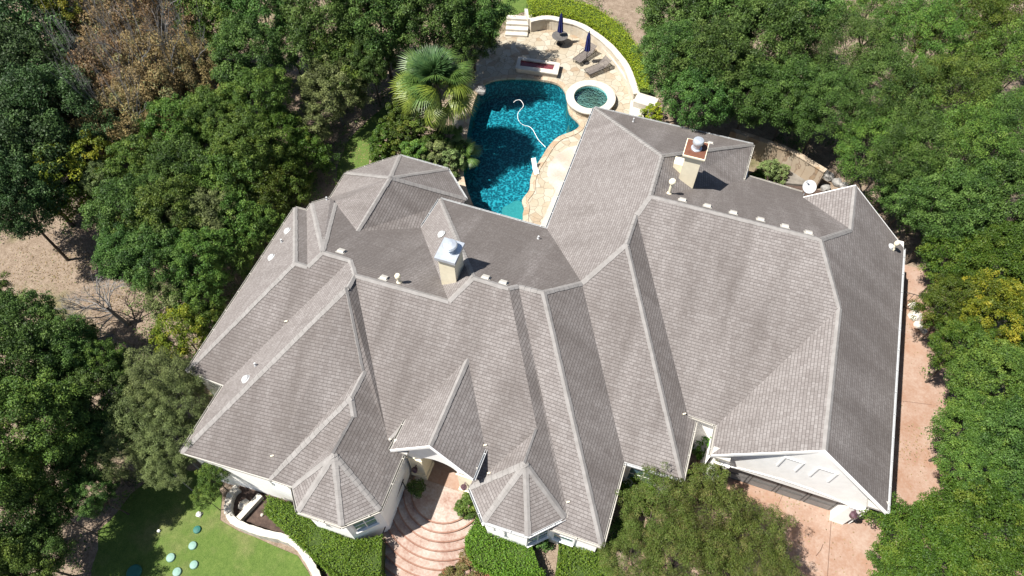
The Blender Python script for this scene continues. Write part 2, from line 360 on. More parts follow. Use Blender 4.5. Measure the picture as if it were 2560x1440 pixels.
def sheet(name,poly,z,mat,holes=(),label=None,kind='structure',thick=0):
    bm=bmesh.new()
    for lp in [poly]+list(holes):
        vs=[bm.verts.new((p[0],p[1],z)) for p in lp]
        for i in range(len(vs)): bm.edges.new((vs[i-1],vs[i]))
    bmesh.ops.triangle_fill(bm,use_beauty=True,edges=bm.edges[:])
    for f in bm.faces:
        if f.normal.z<0: f.normal_flip()
    if thick:
        r=bmesh.ops.extrude_face_region(bm,geom=bm.faces[:]); vv=[g for g in r['geom'] if isinstance(g,bmesh.types.BMVert)]
        bmesh.ops.translate(bm,verts=vv,vec=(0,0,thick)); bmesh.ops.recalc_face_normals(bm,faces=bm.faces[:])
    me=bpy.data.meshes.new(name); bm.to_mesh(me); bm.free()
    o=link(name,me,mat); tag(o,kind=kind); return o
# lawn (irregular edge) draped on the terrain
def drape(name,px,mat,z0,dz=.02,cell=.4):
    poly=[at(*q,z0).to_2d() for q in px]; rnd=random.Random(3)
    sp=[]
    for i,p in enumerate(poly):
        q=poly[(i+1)%len(poly)]; n=max(1,int((q-p).length/.7))
        for a in range(n): sp.append(p.lerp(q,a/n)+Vector((rnd.gauss(0,.09),rnd.gauss(0,.09))))
    bm=bmesh.new(); vs=[bm.verts.new((p.x,p.y,0)) for p in sp]; bm.faces.new(vs)
    xs=[p.x for p in sp]; ys=[p.y for p in sp]
    for ax,lo,hi in (((1,0,0),min(xs),max(xs)),((0,1,0),min(ys),max(ys))):
        c=lo+cell
        while c<hi:
            g=bm.verts[:]+bm.edges[:]+bm.faces[:]
            bmesh.ops.bisect_plane(bm,geom=g,plane_co=(c if ax[0] else 0,c if ax[1] else 0,0),plane_no=ax); c+=cell
    for v in bm.verts: v.co.z=T(v.co.x,v.co.y)+dz
    for f in bm.faces:
        f.normal_update()
        if f.normal.z<0: f.normal_flip()
    me=bpy.data.meshes.new(name); bm.to_mesh(me); bm.free(); o=link(name,me,mat); tag(o,kind='structure'); return o
drape('lawn',[(220,1500),(240,1330),(330,1230),(430,1160),(520,1180),(560,1230),(556,1290),(600,1335),(680,1360),(740,1390),(790,1460),(790,1520)],M['lawn'],-1.3)
drape('grass_path',[(840,450),(850,380),(880,330),(930,290),(990,250),(1010,290),(960,330),(930,390),(900,460)],M['lawn'],0)
drape('side_grass',[(1180,60),(1250,0),(1320,-30),(1400,-30),(1460,20),(1330,20),(1270,45),(1250,75)],M['lawn'],0)
# ---------------------------------------------------------------- house: roof vertices (metres)
V={'a1':(-19.90,19.60,3.10),'a2':(-16.34,14.71,5.92),'a3':(-19.76,8.77,3.17),'a4':(-17.70,8.72,3.13),'a5':(-19.21,19.66,3.05),'a6':(-15.65,14.70,5.91),'a7':(-19.16,20.18,3.11),'a8':(-15.18,15.52,6.27),'a9':(-19.24,21.94,1.63),'a10':(-19.28,24.05,1.61),'a11':(-16.44,25.95,2.25),'a12':(-13.26,25.93,2.20),'a13':(-11.40,24.22,2.02),'oap':(-14.92,22.15,4.74),'a14':(-15.03,18.26,4.62),'a15':(-17.78,20.51,3.29),'b1':(-13.70,15.52,6.27),'b2':(-12.89,14.56,6.72),'b3':(-12.72,13.66,7.06),'b4':(-17.70,5.21,3.14),'b5':(-10.87,10.84,5.22),'b6':(-10.87,9.47,5.20),'b7':(-10.42,8.76,4.87),'b8':(-10.48,6.98,4.89),'b9':(-13.26,5.43,3.27),'b10':(-12.11,5.46,3.31),'b11':(-11.40,4.62,3.22),'b12':(-9.35,4.68,3.22),'b13':(-8.11,5.84,3.17),'b14':(-8.17,8.40,3.20),'b15':(-8.94,8.66,3.83),'c1':(-8.22,14.69,6.70),'c2':(-7.48,15.92,7.28),'c3':(-12.34,22.78,3.28),'c4':(-12.51,20.45,3.31),'c5':(-5.96,22.70,3.32),'c6':(-2.86,18.06,6.06),'c7':(-4.24,16.33,7.08),'c8':(-5.43,16.30,7.04),'c9':(-5.76,15.90,7.27),'d1':(-2.68,10.84,4.94),'d2':(-2.68,9.26,4.94),'d3':(-4.80,8.01,3.26),'d4':(-3.72,6.85,3.24),'d5':(-1.74,6.90,3.27),'d6':(-0.49,8.13,3.29),'d7':(-0.56,8.53,3.40),'e1':(1.31,7.61,3.01),'e2':(1.30,11.44,3.01),'e3':(-1.37,20.25,7.04),'e4':(-1.35,22.18,6.95),'e5':(3.93,11.48,3.04),'e6':(3.94,14.41,3.07),'e7':(3.50,14.47,3.32),'f1':(-0.97,23.27,7.34),'f2':(-1.03,26.17,7.29),'f3':(-6.08,32.89,3.26),'f4':(3.78,32.94,3.26),'f5':(3.57,29.17,3.90),'f6':(3.90,30.29,3.24),'f7':(6.93,29.78,3.54),'f8':(6.82,28.56,4.37),'g1':(7.19,23.27,7.36),'g2':(8.73,20.58,6.17),'g3':(8.74,13.39,6.20),'g4':(12.43,12.87,3.34),'g5':(12.60,27.83,3.25),'g6':(8.91,28.64,6.03),'g7':(8.91,25.58,6.02),'g8':(4.88,14.45,3.22),'g9':(4.90,12.98,3.18),'p1':(-6.56,12.68,5.78),'p2':(-6.58,8.40,5.78),'p3':(-8.49,8.14,4.26),'p4':(-8.39,9.65,4.35),'p5':(-4.62,8.11,4.32),'p6':(-4.60,9.52,4.30)}

V['x1']=(-1.0,7.6,3.02); V['h1']=(-11.4,21.6,2.02)
V={k:Vector(p) for k,p in V.items()}
def slide(k,z):
    d=V[k]-CAM; return CAM+d*((z-CAMZ)/d.z)
V['b3']=slide('b3',6.82); V['a9n']=slide('a9',3.08)
FACES=dict(W0='a1 a2 a3',N0='a1 a5 a6 a2',W1='a5 a7 a8 a6',NW1='a7 a9n a15 a8',N='a15 a14 c4 c1 b2 b1 a8',OW='a9 a10 oap a14 a15',ONW='a10 a11 oap',ON='a11 a12 oap',ONE='a12 a13 oap',OE='a13 h1 c4 a14 oap',
 S1='a3 a2 a6 a8 b1 a4',W2='a4 b1 b2 b3 b4',S2='b4 b3 b5 b9',E0='b3 b2 b15 b14 b13 b8 b7 b6 b5',W3='b5 b6 b9',S2b='b6 b7 b10 b9',W4='b7 b8 b10',BSW='b10 b11 b8',BS='b11 b12 b8',BSE='b12 b13 b8',
 SM='b2 c1 c2 c9 d1 d3 p6 p1 p4 b15',CW='c4 c3 c2 c1',CN='c3 c5 c6 c7 c8 c9 c2',E1='c9 c8 d7 d6 d2 d1',W5='d1 d2 d3',CSW='d3 d4 d2',CS='d4 d5 d2',CSE='d5 d6 d2',
 S3='c8 c7 e1 x1 d7',E2='c7 c6 e2 e1',S4='c6 e3 e5 e2',E3='e3 e4 e7 e6 e5',S5='e4 f1 g1 g2 g8 e7',WB='c5 f3 f2 f1 e4 e3 c6',N4='f3 f4 f2',E4='f2 f4 f5 f1',N5='f1 f5 f6 f7 f8 g7 g1',
 W6='f8 g6 g7',E5='g1 g7 g6 g5 g4 g3 g2',W7='g2 g3 g9 g8',PW='p1 p4 p3 p2',PE='p1 p2 p5 p6',XF='b14 b15 p4')
STAIN_SHADE=dict(N=.5,CN=.5,N5=.48,N4=.35,N0=.3,E4=.25,E5=.3,OE=.25,ON=.1,ONE=.1,E0=.3,E2=.3,E3=.3,E1=.3,S1=.32,S2=.28,S2b=.2,S4=.12,S5=.1,SM=.2,CW=-.1,WB=-.15,W0=-.3,W2=-.3,W1=-.3,W6=-.1,W7=-.2,S3=-.1)  # algae weight per face; north and east raised to paint in extra shade
house=empty('house'); tag(house,'sprawling cream stucco house with grey brown shingled hip roofs','house')
from mathutils.bvhtree import BVHTree
def newell(ps):
    n=Vector()
    for i,p in enumerate(ps):
        q=ps[(i+1)%len(ps)]; n+=Vector(((p.y-q.y)*(p.z+q.z),(p.z-q.z)*(p.x+q.x),(p.x-q.x)*(p.y+q.y)))
    n.normalize(); return n if n.z>0 else -n
NRM={}
def build_roof():
    keys=list(V); ix={k:i for i,k in enumerate(keys)}; fs=[]; names=[]
    for f,s in FACES.items():
        l=[ix[k] for k in s.split()]; ps=[V[k] for k in s.split()]
        NRM[f]=newell(ps)
        a=sum(ps[i].x*ps[(i+1)%len(ps)].y-ps[(i+1)%len(ps)].x*ps[i].y for i in range(len(ps)))
        if a<0: l=l[::-1]
        fs.append(l); names.append(f)
    me=bpy.data.meshes.new('roof'); me.from_pydata([V[k] for k in keys],[],fs)
    uv=me.uv_layers.new(name='UVMap'); at_=me.attributes.new('stain_shade','FLOAT','FACE')
    rnd=random.Random(2)
    for p,f in zip(me.polygons,names):
        n=NRM[f]; h=Vector((-n.y,n.x,0)).normalized(); up=n.cross(h).normalized()
        if up.z<0: up=-up
        ou=rnd.uniform(0,9)
        for li in p.loop_indices:
            c=me.vertices[me.loops[li].vertex_index].co; uv.data[li].uv=(c.dot(h)+ou,c.dot(up))
        at_.data[p.index].value=STAIN_SHADE.get(f,0)
    return me,fs,keys
rme,rfs,rkeys=build_roof()
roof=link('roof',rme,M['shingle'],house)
BVH=BVHTree.FromPolygons([V[k] for k in rkeys],rfs)
def on_roof(u,v):
    h=BVH.ray_cast(CAM,ray(u,v)); return h[0],h[1] if h[1] is None or h[1].z>0 else -h[1]
# ridge and hip caps
edges={}
for f,s in FACES.items():
    l=s.split()
    for i,a in enumerate(l):
        edges.setdefault(tuple(sorted((a,l[(i+1)%len(l)]))),[]).append(f)
def cen(f): ps=[V[k] for k in FACES[f].split()]; return sum(ps,Vector())/len(ps)
for (a,b),fl in edges.items():
    if len(fl)!=2: continue
    A,B=V[a],V[b]; f,g=fl
    if (cen(g)-A).dot(NRM[f])>-.02 : continue       # valley or flat
    d=(B-A).normalized(); mb=MB(); W_=.135; q=[]
    ridge=(NRM[f]+NRM[g]).normalized()
    ws=[]
    for ff in (f,g):
        w_=NRM[ff].cross(d); w_.normalize()
        if w_.dot(cen(ff)-A)<0: w_=-w_
        ws.append(w_)
    n=max(2,int((B-A).length/.28)); rnd=random.Random(a+b)
    for i in range(n):                                # overlapping cap shingles
        p=A.lerp(B,i/n); r2=A.lerp(B,(i+1.12)/n) if i<n-1 else B; lo=.014; hi=.03
        j=rnd.uniform(-.012,.012)
        for w_,nn in zip(ws,(NRM[f],NRM[g])):
            mb.add([p+ridge*hi,r2+ridge*lo,r2+w_*(W_+j)+nn*lo,p+w_*(W_+j)+nn*hi],[(0,1,2,3)])
    mb.build('ridge_cap',M['cap'],roof)
# gutters
def beam(mb,p,q,w,h,out,dz=0):
    p=Vector(p);q=Vector(q); d=(q-p).normalized(); s=Vector((d.y,-d.x,0)).normalized()*out
    vs=[]
    for e in (p,q):
        for o_,z in ((0,0),(w,0),(w,-h),(0,-h)): vs.append(e+s*o_+Vector((0,0,z+dz)))
    mb.add(vs,[(0,1,2,3),(7,6,5,4),(0,4,5,1),(1,5,6,2),(2,6,7,3),(3,7,4,0)])
GUT='a1 a3|a4 b4|b10 b11|b11 b12|b12 b13|b13 b14|d3 d4|d4 d5|d5 d6|d6 d7|x1 e1|e1 e2|e2 e5|e5 e6|e7 g8|g8 g9|g4 g5|f6 f7|f4 f5|f3 f4|c5 f3|c3 c5|a12 a13|a11 a12|a10 a11|a9 a10|a7 a9n|a5 a7|a1 a5|a3 a4|b4 b9|b9 b10|p3 p4|p5 p6|c3 c4'
for e in GUT.split('|'):
    a,b=e.split(); A,B=V[a].copy(),V[b].copy(); mb=MB(); mid=(A+B)/2
    fl=edges.get(tuple(sorted((a,b)))); 
    d=(B-A).normalized(); s=Vector((d.y,-d.x,0))
    out=1
    if fl: out=1 if s.dot(mid-cen(fl[0]))>0 else -1
    # trough: back board, floor, front lip
    s=s*out; h=.11
    beam(mb,A,B,.02,.16,out,-.01)
    if a+b in('a3a4','b4b9','b9b10'): 
        beam(mb,A+s*.021,B+s*.021,.02,.16,out,-.01)
    else:
        beam(mb,A+s*.021,B+s*.021,.075,.012,out,-.12); beam(mb,A+s*.096,B+s*.096,.012,.115,out,-.012)
        L_=(B-A).length
        for i in range(1,int(L_/1.2)+1):
            c=A.lerp(B,i*1.2/L_) if i*1.2<L_ else None
            if c is not None: mb.box(-.016,.016,0,.1,-.02,-.005,math.atan2(d.y,d.x)+(0 if out<0 else math.pi),tuple(c+s*.01))
    mb.build('gutter',M['whitemetal'] if a+b in('c3c5','a12a13','a11a12','c5f3','e2e5','p5p6','d5d6','d4d5','d3d4','c3c4','f3f4','g4g5') else M['fascia'],roof)
# rake boards
def rake(mb,p,q,fwd,t=.05,h=.2):
    p=Vector(p);q=Vector(q);f=Vector(fwd)*t
    mb.add([p+Vector((0,0,.02)),q+Vector((0,0,.02)),q-Vector((0,0,h)),p-Vector((0,0,h)),p+f+Vector((0,0,.02)),q+f+Vector((0,0,.02)),q+f-Vector((0,0,h)),p+f-Vector((0,0,h))],[(0,1,2,3),(7,6,5,4),(0,4,5,1),(1,5,6,2),(2,6,7,3),(3,7,4,0)])
for a,b,c,fy in (('g9','g3','g4',-1),('p3','p2','p5',-1),('f8','g6','g5',1)):
    for e in ((a,b),(b,c)):
        mb=MB(); rake(mb,V[e[0]],V[e[1]],(0,fy,0)); mb.build('rake_board',M['white'],roof)
# ---- walls
RING='a1 a3 a4 b4 b9 b10 b11 b12 b13 b14 q1 q2 d3 d4 d5 x1 e1 e2 e5 e6 g8 g9 g4 g5 f8x f7 f6 f4 f3 c5 hx a13 a12 a11 a10 a9 a7 a5'.split()
V2=dict(V); V2['q1']=Vector((-8.3,11.2,3.3)); V2['q2']=Vector((-4.8,11.2,3.3)); V2['f8x']=Vector((6.9,28.3,3.3)); V2['hx']=Vector((-11.4,22.75,2.02)); V2['g4']=Vector((12.43,13.17,3.3)); V2['g9']=Vector((4.9,13.17,3.2)); V2['g5']=Vector((12.6,28.3,3.25)); V2['f6']=Vector((3.85,30.2,3.25))
ring=[V2[k] for k in RING]; inn=offset_poly([p.to_2d() for p in ring],-.15)
for k,i in (('d3',RING.index('d3')),): pass
wz=[min(p.z,3.3)-.03 for p in ring]
mb=MB(); n=len(ring)
for i in range(n):
    if RING[i]=='g9': continue
    j=(i+1)%n; a,b=inn[i],inn[j]; z0=-1.45
    mb.add([(a.x,a.y,z0),(b.x,b.y,z0),(b.x,b.y,wz[j]),(a.x,a.y,wz[i])],[(0,1,2,3)])
wall=mb.build('wall',M['stucco'],house)
mb=MB()
for i in range(n):
    if RING[i] in('q1','b14','q2','g9') : continue
    j=(i+1)%n
    mb.add([(ring[i].x,ring[i].y,wz[i]),(ring[j].x,ring[j].y,wz[j]),(inn[j].x,inn[j].y,wz[j]),(inn[i].x,inn[i].y,wz[i])],[(0,1,2,3)])
mb.build('soffit',M['white'],house)
# wall hanging under the pool wing's west eave, over the octagon roof
mb=MB(); mb.prism([(-12.0,22.4),(-11.9,22.4),(-12.1,20.4),(-12.2,20.4)],2.0,3.24); mb.build('wall',M['stucco'],house)
def seg(k): i=RING.index(k); j=(i+1)%n; return Vector((*inn[i],0)),Vector((*inn[j],0))
def window(k,t,wd,z0,z1,panes=2,dark=False):
    a,b=seg(k); d=(b-a).normalized(); nn=Vector((d.y,-d.x,0)); c=a.lerp(b,t); ang=math.atan2(d.y,d.x)
    def bx(mb,x0,x1,y0,y1,z0,z1): mb.box(x0,x1,y0,y1,z0,z1,ang,tuple(c))
    f=MB(); h=wd/2; e=.07
    bx(f,-h-e,-h,-.06,.02,z0-e,z1+e); bx(f,h,h+e,-.06,.02,z0-e,z1+e); bx(f,-h,h,-.06,.02,z1,z1+e); bx(f,-h-.04,h+.04,-.12,.02,z0-e-.02,z0)
    w_=f.build('window',M['white'],house)
    for i in range(panes):
        x0=-h+i*wd/panes+.02; x1=-h+(i+1)*wd/panes-.02
        g=MB(); bx(g,x0,x1,-.02,.005,z0+.02,(z0+z1)/2-.02); bx(g,x0,x1,-.02,.005,(z0+z1)/2+.02,z1-.02); g.build('pane',M['pane'],w_)
    g=MB()
    for i in range(panes+1): x=-h+i*wd/panes; bx(g,x-.022,x+.022,-.045,.0,z0,z1)
    bx(g,-h,h,-.04,.0,(z0+z1)/2-.022,(z0+z1)/2+.022); g.build('mullion',M['white'],w_)
window('b12',.5,1.0,1.25,2.75); window('b11',.3,.4,1.6,2.6,1); window('d5',.5,1.0,.9,2.6,2); window('d4',.3,.4,1.6,2.6,1); window('x1',.33,.9,1.0,2.6,1); window('b9',.1,.9,1.6,2.7,1)
window('b10',.5,.5,1,2.5,1); window('d3',.5,.7,1,2.5,1); window('e2',.45,1.3,.7,2.4)
window('a1',.4,1.4,.9,2.4); window('a1',.7,1.4,.9,2.4); window('c5',.2,1.6,.6,2.3,3); window('f3',.3,2.2,0.1,2.2,3); window('f3',.7,2.2,0.1,2.2,3); window('a12',.5,1.2,.5,1.6,1); window('a11',.5,1.6,.4,1.7,2)
# ---- garage gable, door and piers
gx0,gx1=5.25,12.05; gy=13.32; gz=-.5
apex=V['g3']; zt=lambda x: (apex.z-abs(x-apex.x)*((apex.z-3.22)/(apex.x-4.9)))-.05
# gable wall with segmental arch opening
ox0,ox1=5.95,11.42; spring=1.70; rise=.0
def arch(x): 
    t=(x-(ox0+ox1)/2)/((ox1-ox0)/2); return spring+rise*math.sqrt(max(0,1-t*t))*.0+rise*(1-t*t)
mb=MB(); xs=[ox0+(ox1-ox0)*i/24 for i in range(25)]; th=.42
def slab(x0,x1,zb0,zb1,zt0,zt1,y0,y1):
    mb.add([(x0,y0,zb0),(x1,y0,zb1),(x1,y0,zt1),(x0,y0,zt0),(x0,y1,zb0),(x1,y1,zb1),(x1,y1,zt1),(x0,y1,zt0)],[(0,1,2,3),(7,6,5,4),(0,4,5,1),(3,2,6,7),(0,3,7,4),(1,5,6,2)])
slab(gx0,ox0,gz,gz,zt(gx0),zt(ox0),gy,gy+th); slab(ox1,gx1,gz,gz,zt(ox1),zt(gx1),gy,gy+th)
for i in range(24): slab(xs[i],xs[i+1],arch(xs[i]),arch(xs[i+1]),zt(xs[i]) if abs(xs[i]-apex.x)>.15 else zt(apex.x),zt(xs[i+1]) if abs(xs[i+1]-apex.x)>.15 else zt(apex.x),gy,gy+th)
mb.build('garage_gable',M['white'],house)
rise=.42; mb=MB()
for i in range(24):
    a,b=xs[i],xs[i+1]; mb.add([(a,gy-.035,arch(a)+.02),(b,gy-.035,arch(b)+.02),(b,gy-.035,arch(b)+.1),(a,gy-.035,arch(a)+.1),(a,gy+.003,arch(a)+.02),(b,gy+.003,arch(b)+.02),(b,gy+.003,arch(b)+.1),(a,gy+.003,arch(a)+.1)],[(0,1,2,3),(0,4,5,1),(3,2,6,7),(0,3,7,4),(1,5,6,2)])
mb.build('arch_trim',M['white'],house)
gd=MB(); gd.box(ox0-.1,ox1+.1,gy+.38,gy+.44,gz,2.0); gdo=gd.build('garage_door',M['doorgrey'],house)
p_=MB()
for i in range(4):
    for j in range(3):
        x0=ox0+.08+i*1.36; z0=gz+.06+j*.7
        for bx in ((x0,x0+1.22,z0,z0+.03),(x0,x0+1.22,z0+.58,z0+.61),(x0,x0+.03,z0,z0+.61),(x0+1.19,x0+1.22,z0,z0+.61)): p_.box(bx[0],bx[1],gy+.355,gy+.382,bx[2],bx[3])
p_.build('door_panel',M['greymesh'],gdo)
# thick white piers that flare from the garage front
for sx,xa,xb in ((-1,5.3,5.95),(1,11.42,12.02)):
    mb=MB(); y0=gy-.12
    mb.prism([(xa,y0),(xb,y0),(xb,gy-.003),(xa,gy-.003)],gz,1.9)
    mb.prism([(xa-.05,y0-.05),(xb+.05,y0-.05),(xb+.05,gy-.004),(xa-.05,gy-.004)],1.9,1.98)
    mb.build('pier',M['white'],house)
    for q in (0,):
        lx=(xa+xb)/2; l=MB(); l.lathe([(.02,.0),(.05,.06),(.13,.16),(.15,.38),(.17,.42),(.06,.5),(.02,.56)],(lx,y0-.2,1.25),10); l.box(lx-.03,lx+.03,y0-.2,y0,1.7,1.76)
        l.build('wall_lantern',M['lamp'],house)
# cornice returns and raised vent frames on the gable
for x0,x1 in ((4.9,5.75),(11.7,12.43)):
    mb=MB(); mb.prism([(x0,12.95),(x1,12.95),(x1,gy-.002),(x0,gy-.002)],3.0,3.14); mb.add([(x0,12.95,3.141),(x1,12.95,3.141),(x1,gy-.002,3.42),(x0,gy-.002,3.42)],[(0,1,2,3)]); mb.build('cornice_return',M['fascia'],house)
for cx,zb,hh in ((8.05,3.55,1.1),(9.45,3.55,1.1)):
    mb=MB(); w2=.42
    for x0,x1,z0,z1 in ((cx-w2,cx-w2+.07,zb,zb+hh),(cx+w2-.07,cx+w2,zb,zb+hh),(cx-w2+.07,cx+w2-.07,zb+hh-.07,zb+hh)): mb.box(x0,x1,gy-.05,gy-.001,z0,z1)
    mb.build('vent_frame',M['white'],house)
# north gable wall
mb=MB(); mb.add([(7.2,28.0,2.9),(12.2,28.0,2.9),(8.91,28.0,5.9)],[(0,1,2)]); mb.build('wall',M['stucco'],house)
# ---- entry porch
py=8.62; pz=lambda x: 5.70-abs(x+6.57)*.79
mb=MB(); X=[-8.25+i*(3.36/28) for i in range(29)]; px0,px1=-7.45,-5.68
def pa(x):
    t=(x+6.565)/((px1-px0)/2); return 2.55+.75*math.sqrt(max(0,1-t*t)) if abs(t)<1 else 2.55
for i in range(28): slab(X[i],X[i+1],pa(X[i]),pa(X[i+1]),pz(X[i]) if abs(X[i]+6.57)>.07 else 5.7,pz(X[i+1]) if abs(X[i+1]+6.57)>.07 else 5.7,py,py+.4)
mb.build('porch_gable',M['white'],house)
for x0,x1 in ((-8.15,-7.45),(-5.68,-4.98)):
    mb=MB(); mb.prism([(x0,py-.03),(x1,py-.03),(x1,py+.75),(x0,py+.75)],0,2.55); mb.prism([(x0-.06,py-.1),(x1+.06,py-.1),(x1+.06,py+.8),(x0-.06,py+.8)],.0,.35)
    mb.prism([(x0-.05,py-.08),(x1+.05,py-.08),(x1+.05,py-.031),(x0-.05,py-.031)],2.42,2.55); mb.build('porch_pillar',M['cream'],house)
    l=MB(); lx=(x0+x1)/2; l.lathe([(.02,.0),(.05,.05),(.11,.14),(.13,.34),(.15,.38),(.05,.45),(.02,.5)],(lx,py-.24,1.2),10); l.box(lx-.025,lx+.025,py-.24,py-.03,1.6,1.65); l.build('wall_lantern',M['lamp'],house)
for x0,x1 in ((-8.5,-7.75),(-5.35,-4.6)):
    mb=MB(); mb.prism([(x0,8.2),(x1,8.2),(x1,py-.001),(x0,py-.001)],4.0,4.14); mb.add([(x0,8.2,4.141),(x1,8.2,4.141),(x1,py-.001,4.36),(x0,py-.001,4.36)],[(0,1,2,3)]); mb.build('cornice_return',M['fascia'],house)
mb=MB(); mb.box(-8.0,-7.9,8.9,11.2,2.4,4.2); mb.box(-5.2,-5.1,8.9,11.2,2.4,4.2); mb.build('porch_beam',M['white'],house)
mb=MB(); mb.box(-7.3,-5.8,10.74,10.77,0,2.4); d_=mb.build('front_door',M['bark'],house); mb=MB(); mb.box(-6.62,-6.56,10.68,10.739,1,1.2); mb.build('handle',M['metal'],d_)
# ---- chimneys
mb=MB(); mb.prism([(-9.08,15.8),(-8.3,15.8),(-8.3,16.75),(-9.08,16.75)],5.5,8.16); ch=mb.build('chimney',M['cream'],house)
mb=MB(); mb.prism([(-9.19,15.68),(-8.2,15.68),(-8.2,16.88),(-9.19,16.88)],8.16,8.34); mb.prism([(-9.13,15.74),(-8.26,15.74),(-8.26,16.82),(-9.13,16.82)],8.1,8.16)
mb.build('chimney_cap',M['metal'],ch)
mb=MB(); mb.lathe([(.27,0),(.27,.05),(.22,.06),(.22,.3),(.33,.31),(.34,.36),(.3,.42),(.1,.47)],(-8.66,16.32,8.34),24); mb.build('flue',M['metal'],ch,smooth=False)
mb=MB(); mb.prism([(.1,25.75),(.93,25.75),(.93,26.7),(.1,26.7)],4.5,8.0); mb.prism([(-.35,26.1),(.099,26.1),(.099,26.62),(-.35,26.62)],4.5,7.0); ch2=mb.build('chimney',M['cream'],house)
mb=MB(); mb.prism([(-.0,25.65),(1.03,25.65),(1.03,26.8),(-.0,26.8)],8.0,8.12); mb.prism([(.05,25.7),(.98,25.7),(.98,26.75),(.05,26.75)],7.9,7.999); mb.prism([(-.04,25.61),(1.07,25.61),(1.07,26.84),(-.04,26.84)],8.12,8.2); mb.build('chimney_cap',M['cream'],ch2)
mb=MB(); mb.prism([(.0,25.66),(1.03,25.66),(1.03,26.8),(.0,26.8)],8.2,8.215); mb.build('rusty_plate',M['rust'],ch2)
mb=MB(); mb.lathe([(.27,0),(.27,.06),(.2,.07),(.2,.4),(.27,.41),(.28,.5),(.25,.58),(.1,.62)],(.52,26.25,8.215),24); mb.build('flue',M['metal'],ch2)
# ---- roof vents and pipes
def frame_on(u,v):
    p,nn=on_roof(u,v); h=Vector((-nn.y,nn.x,0)).normalized(); up=nn.cross(h).normalized()
    if up.z<0: up=-up; h=-h
    return p,nn,h,up
def tri_vent(u,v,s=.8):
    p,nn,h,up=frame_on(u,v); mb=MB(); w2=.2*s; d2=.17*s; t=.13*s
    P=lambda a,b,c: p+h*a+up*b+nn*c
    mb.add([P(-w2-.06,-d2-.05,.012),P(w2+.06,-d2-.05,.012),P(w2+.06,d2+.1,.012),P(-w2-.06,d2+.1,.012)],[(0,1,2,3)])
    mb.add([P(-w2,-d2,.02),P(w2,-d2,.02),P(w2,d2,.02),P(-w2,d2,.02),P(-w2,-d2,t),P(w2,-d2,t),P(w2,d2*.6,t),P(-w2,d2*.6,t)],[(4,5,6,7),(0,1,5,4),(1,2,6,5),(2,3,7,6),(3,0,4,7)])
    mb.build('roof_vent',M['fascia'],roof)
for q in ((853,629),(960,696),(1214,695),(1258,708),(1706,501),(1768,516),(1833,533),(1901,550),(1962,567),(2021,583)): tri_vent(*q)
tri_vent(1776,358,.65)
def dome(u,v,r=.2,mat='whitemetal'):
    p,nn,h,up=frame_on(u,v); mb=MB(); n=12
    for k,(rr,zz) in enumerate(((1.15,.012),(1,.03),(.95,.09),(.7,.13),(.3,.16))):
        for i in range(n):
            a=2*math.pi*i/n; mb.v.append(tuple(p+(h*math.cos(a)+up*math.sin(a)*1.1)*rr*r+nn*zz))
    for k in range(4):
        for i in range(n): a=k*n+i; b=k*n+(i+1)%n; mb.f.append((a,b,b+n,a+n))
    mb.f.append(tuple(range(4*n,5*n))); mb.build('dome_vent',M[mat],roof)
for q in ((719,578),(679,644),(615,948),(1104,586)): dome(*q)
def pipe(u,v,h=.45,r=.05,hood=0):
    p,nn=on_roof(u,v); mb=MB(); mb.lathe([(r*2.4,-.25),(r*1.6,.05),(r,.12),(r,h)],tuple(p),12)
    if hood: mb.lathe([(r*1.1,h),(hood,h+.03),(hood,h+.13),(hood*.75,h+.2),(hood*.2,h+.23)],tuple(p),14)
    mb.build('vent_pipe',M['cream'] if hood else M['whitemetal'],roof)
pipe(998,706,.42,.075,.14); pipe(1673,484,.8,.08,.17); pipe(1346,597,.22,.05); pipe(705,605,.22,.045); pipe(640,914,.24,.045); pipe(818,500,.25,.045); pipe(1583,305,.3,.04); pipe(2232,622,.4,.07,.13); pipe(2226,616,.12,.1)
for q in ((716,805),(681,1141),(977,1099),(1213,1114),(1222,1184),(1420,1256),(1710,1036)):   # splash guards at the eave ends
    p,nn=on_roof(*q)
    if p is None: continue
    mb=MB(); mb.box(-.07,.07,-.03,.03,0,.09,.6,tuple(p)); mb.build('splash_guard',M['cream'],roof)
# downspouts
for x,y,z1 in ((-8.35,7.9,3.1),(-7.98,5.2,2.9)):
    pass
# ---------------------------------------------------------------- pool terrace
DECKPX=[(1640,330),(1600,285),(1590,250),(1570,212),(1548,180),(1520,145),(1490,108),(1455,86),(1425,74),(1375,62),(1318,60),(1255,84),(1205,120),(1180,165),(1160,215),(1130,300),(1118,400),(1115,480),(1160,620),(1440,640),(1560,420)]
sheet('pool_terrace',[at(*q,0).to_2d() for q in DECKPX],0,M['flag'],[POOL])
cp=offset_poly(POOL,.32); cpi=offset_poly(POOL,-.03)
def ringmesh(a,b,z0,z1):
    n=len(a); mb=MB(); vs=[(p.x,p.y,z1) for p in a]+[(p.x,p.y,z1) for p in b]+[(p.x,p.y,z0) for p in a]+[(p.x,p.y,z0) for p in b]
    fs=[]
    for i in range(n):
        j=(i+1)%n; fs+=[(i,j,n+j,n+i),(i,j,2*n+j,2*n+i),(n+i,n+j,3*n+j,3*n+i)]
    return mb.add(vs,fs)
o=ringmesh(cp,cpi,-.16,.045).build('pool_coping',M['coping']); tag(o,kind='structure')
mb=MB(); n=len(POOL); vs=[(p.x,p.y,-.01) for p in POOL]+[(p.x,p.y,-1.7) for p in POOL]
mb.add(vs,[(i,(i+1)%n,n+(i+1)%n,n+i) for i in range(n)]+[tuple(range(n,2*n))]); tag(mb.build('pool_basin',M['pool']),kind='structure')
sheet('pool_water',[p for p in offset_poly(POOL,-.015)],-.11,M['water'])
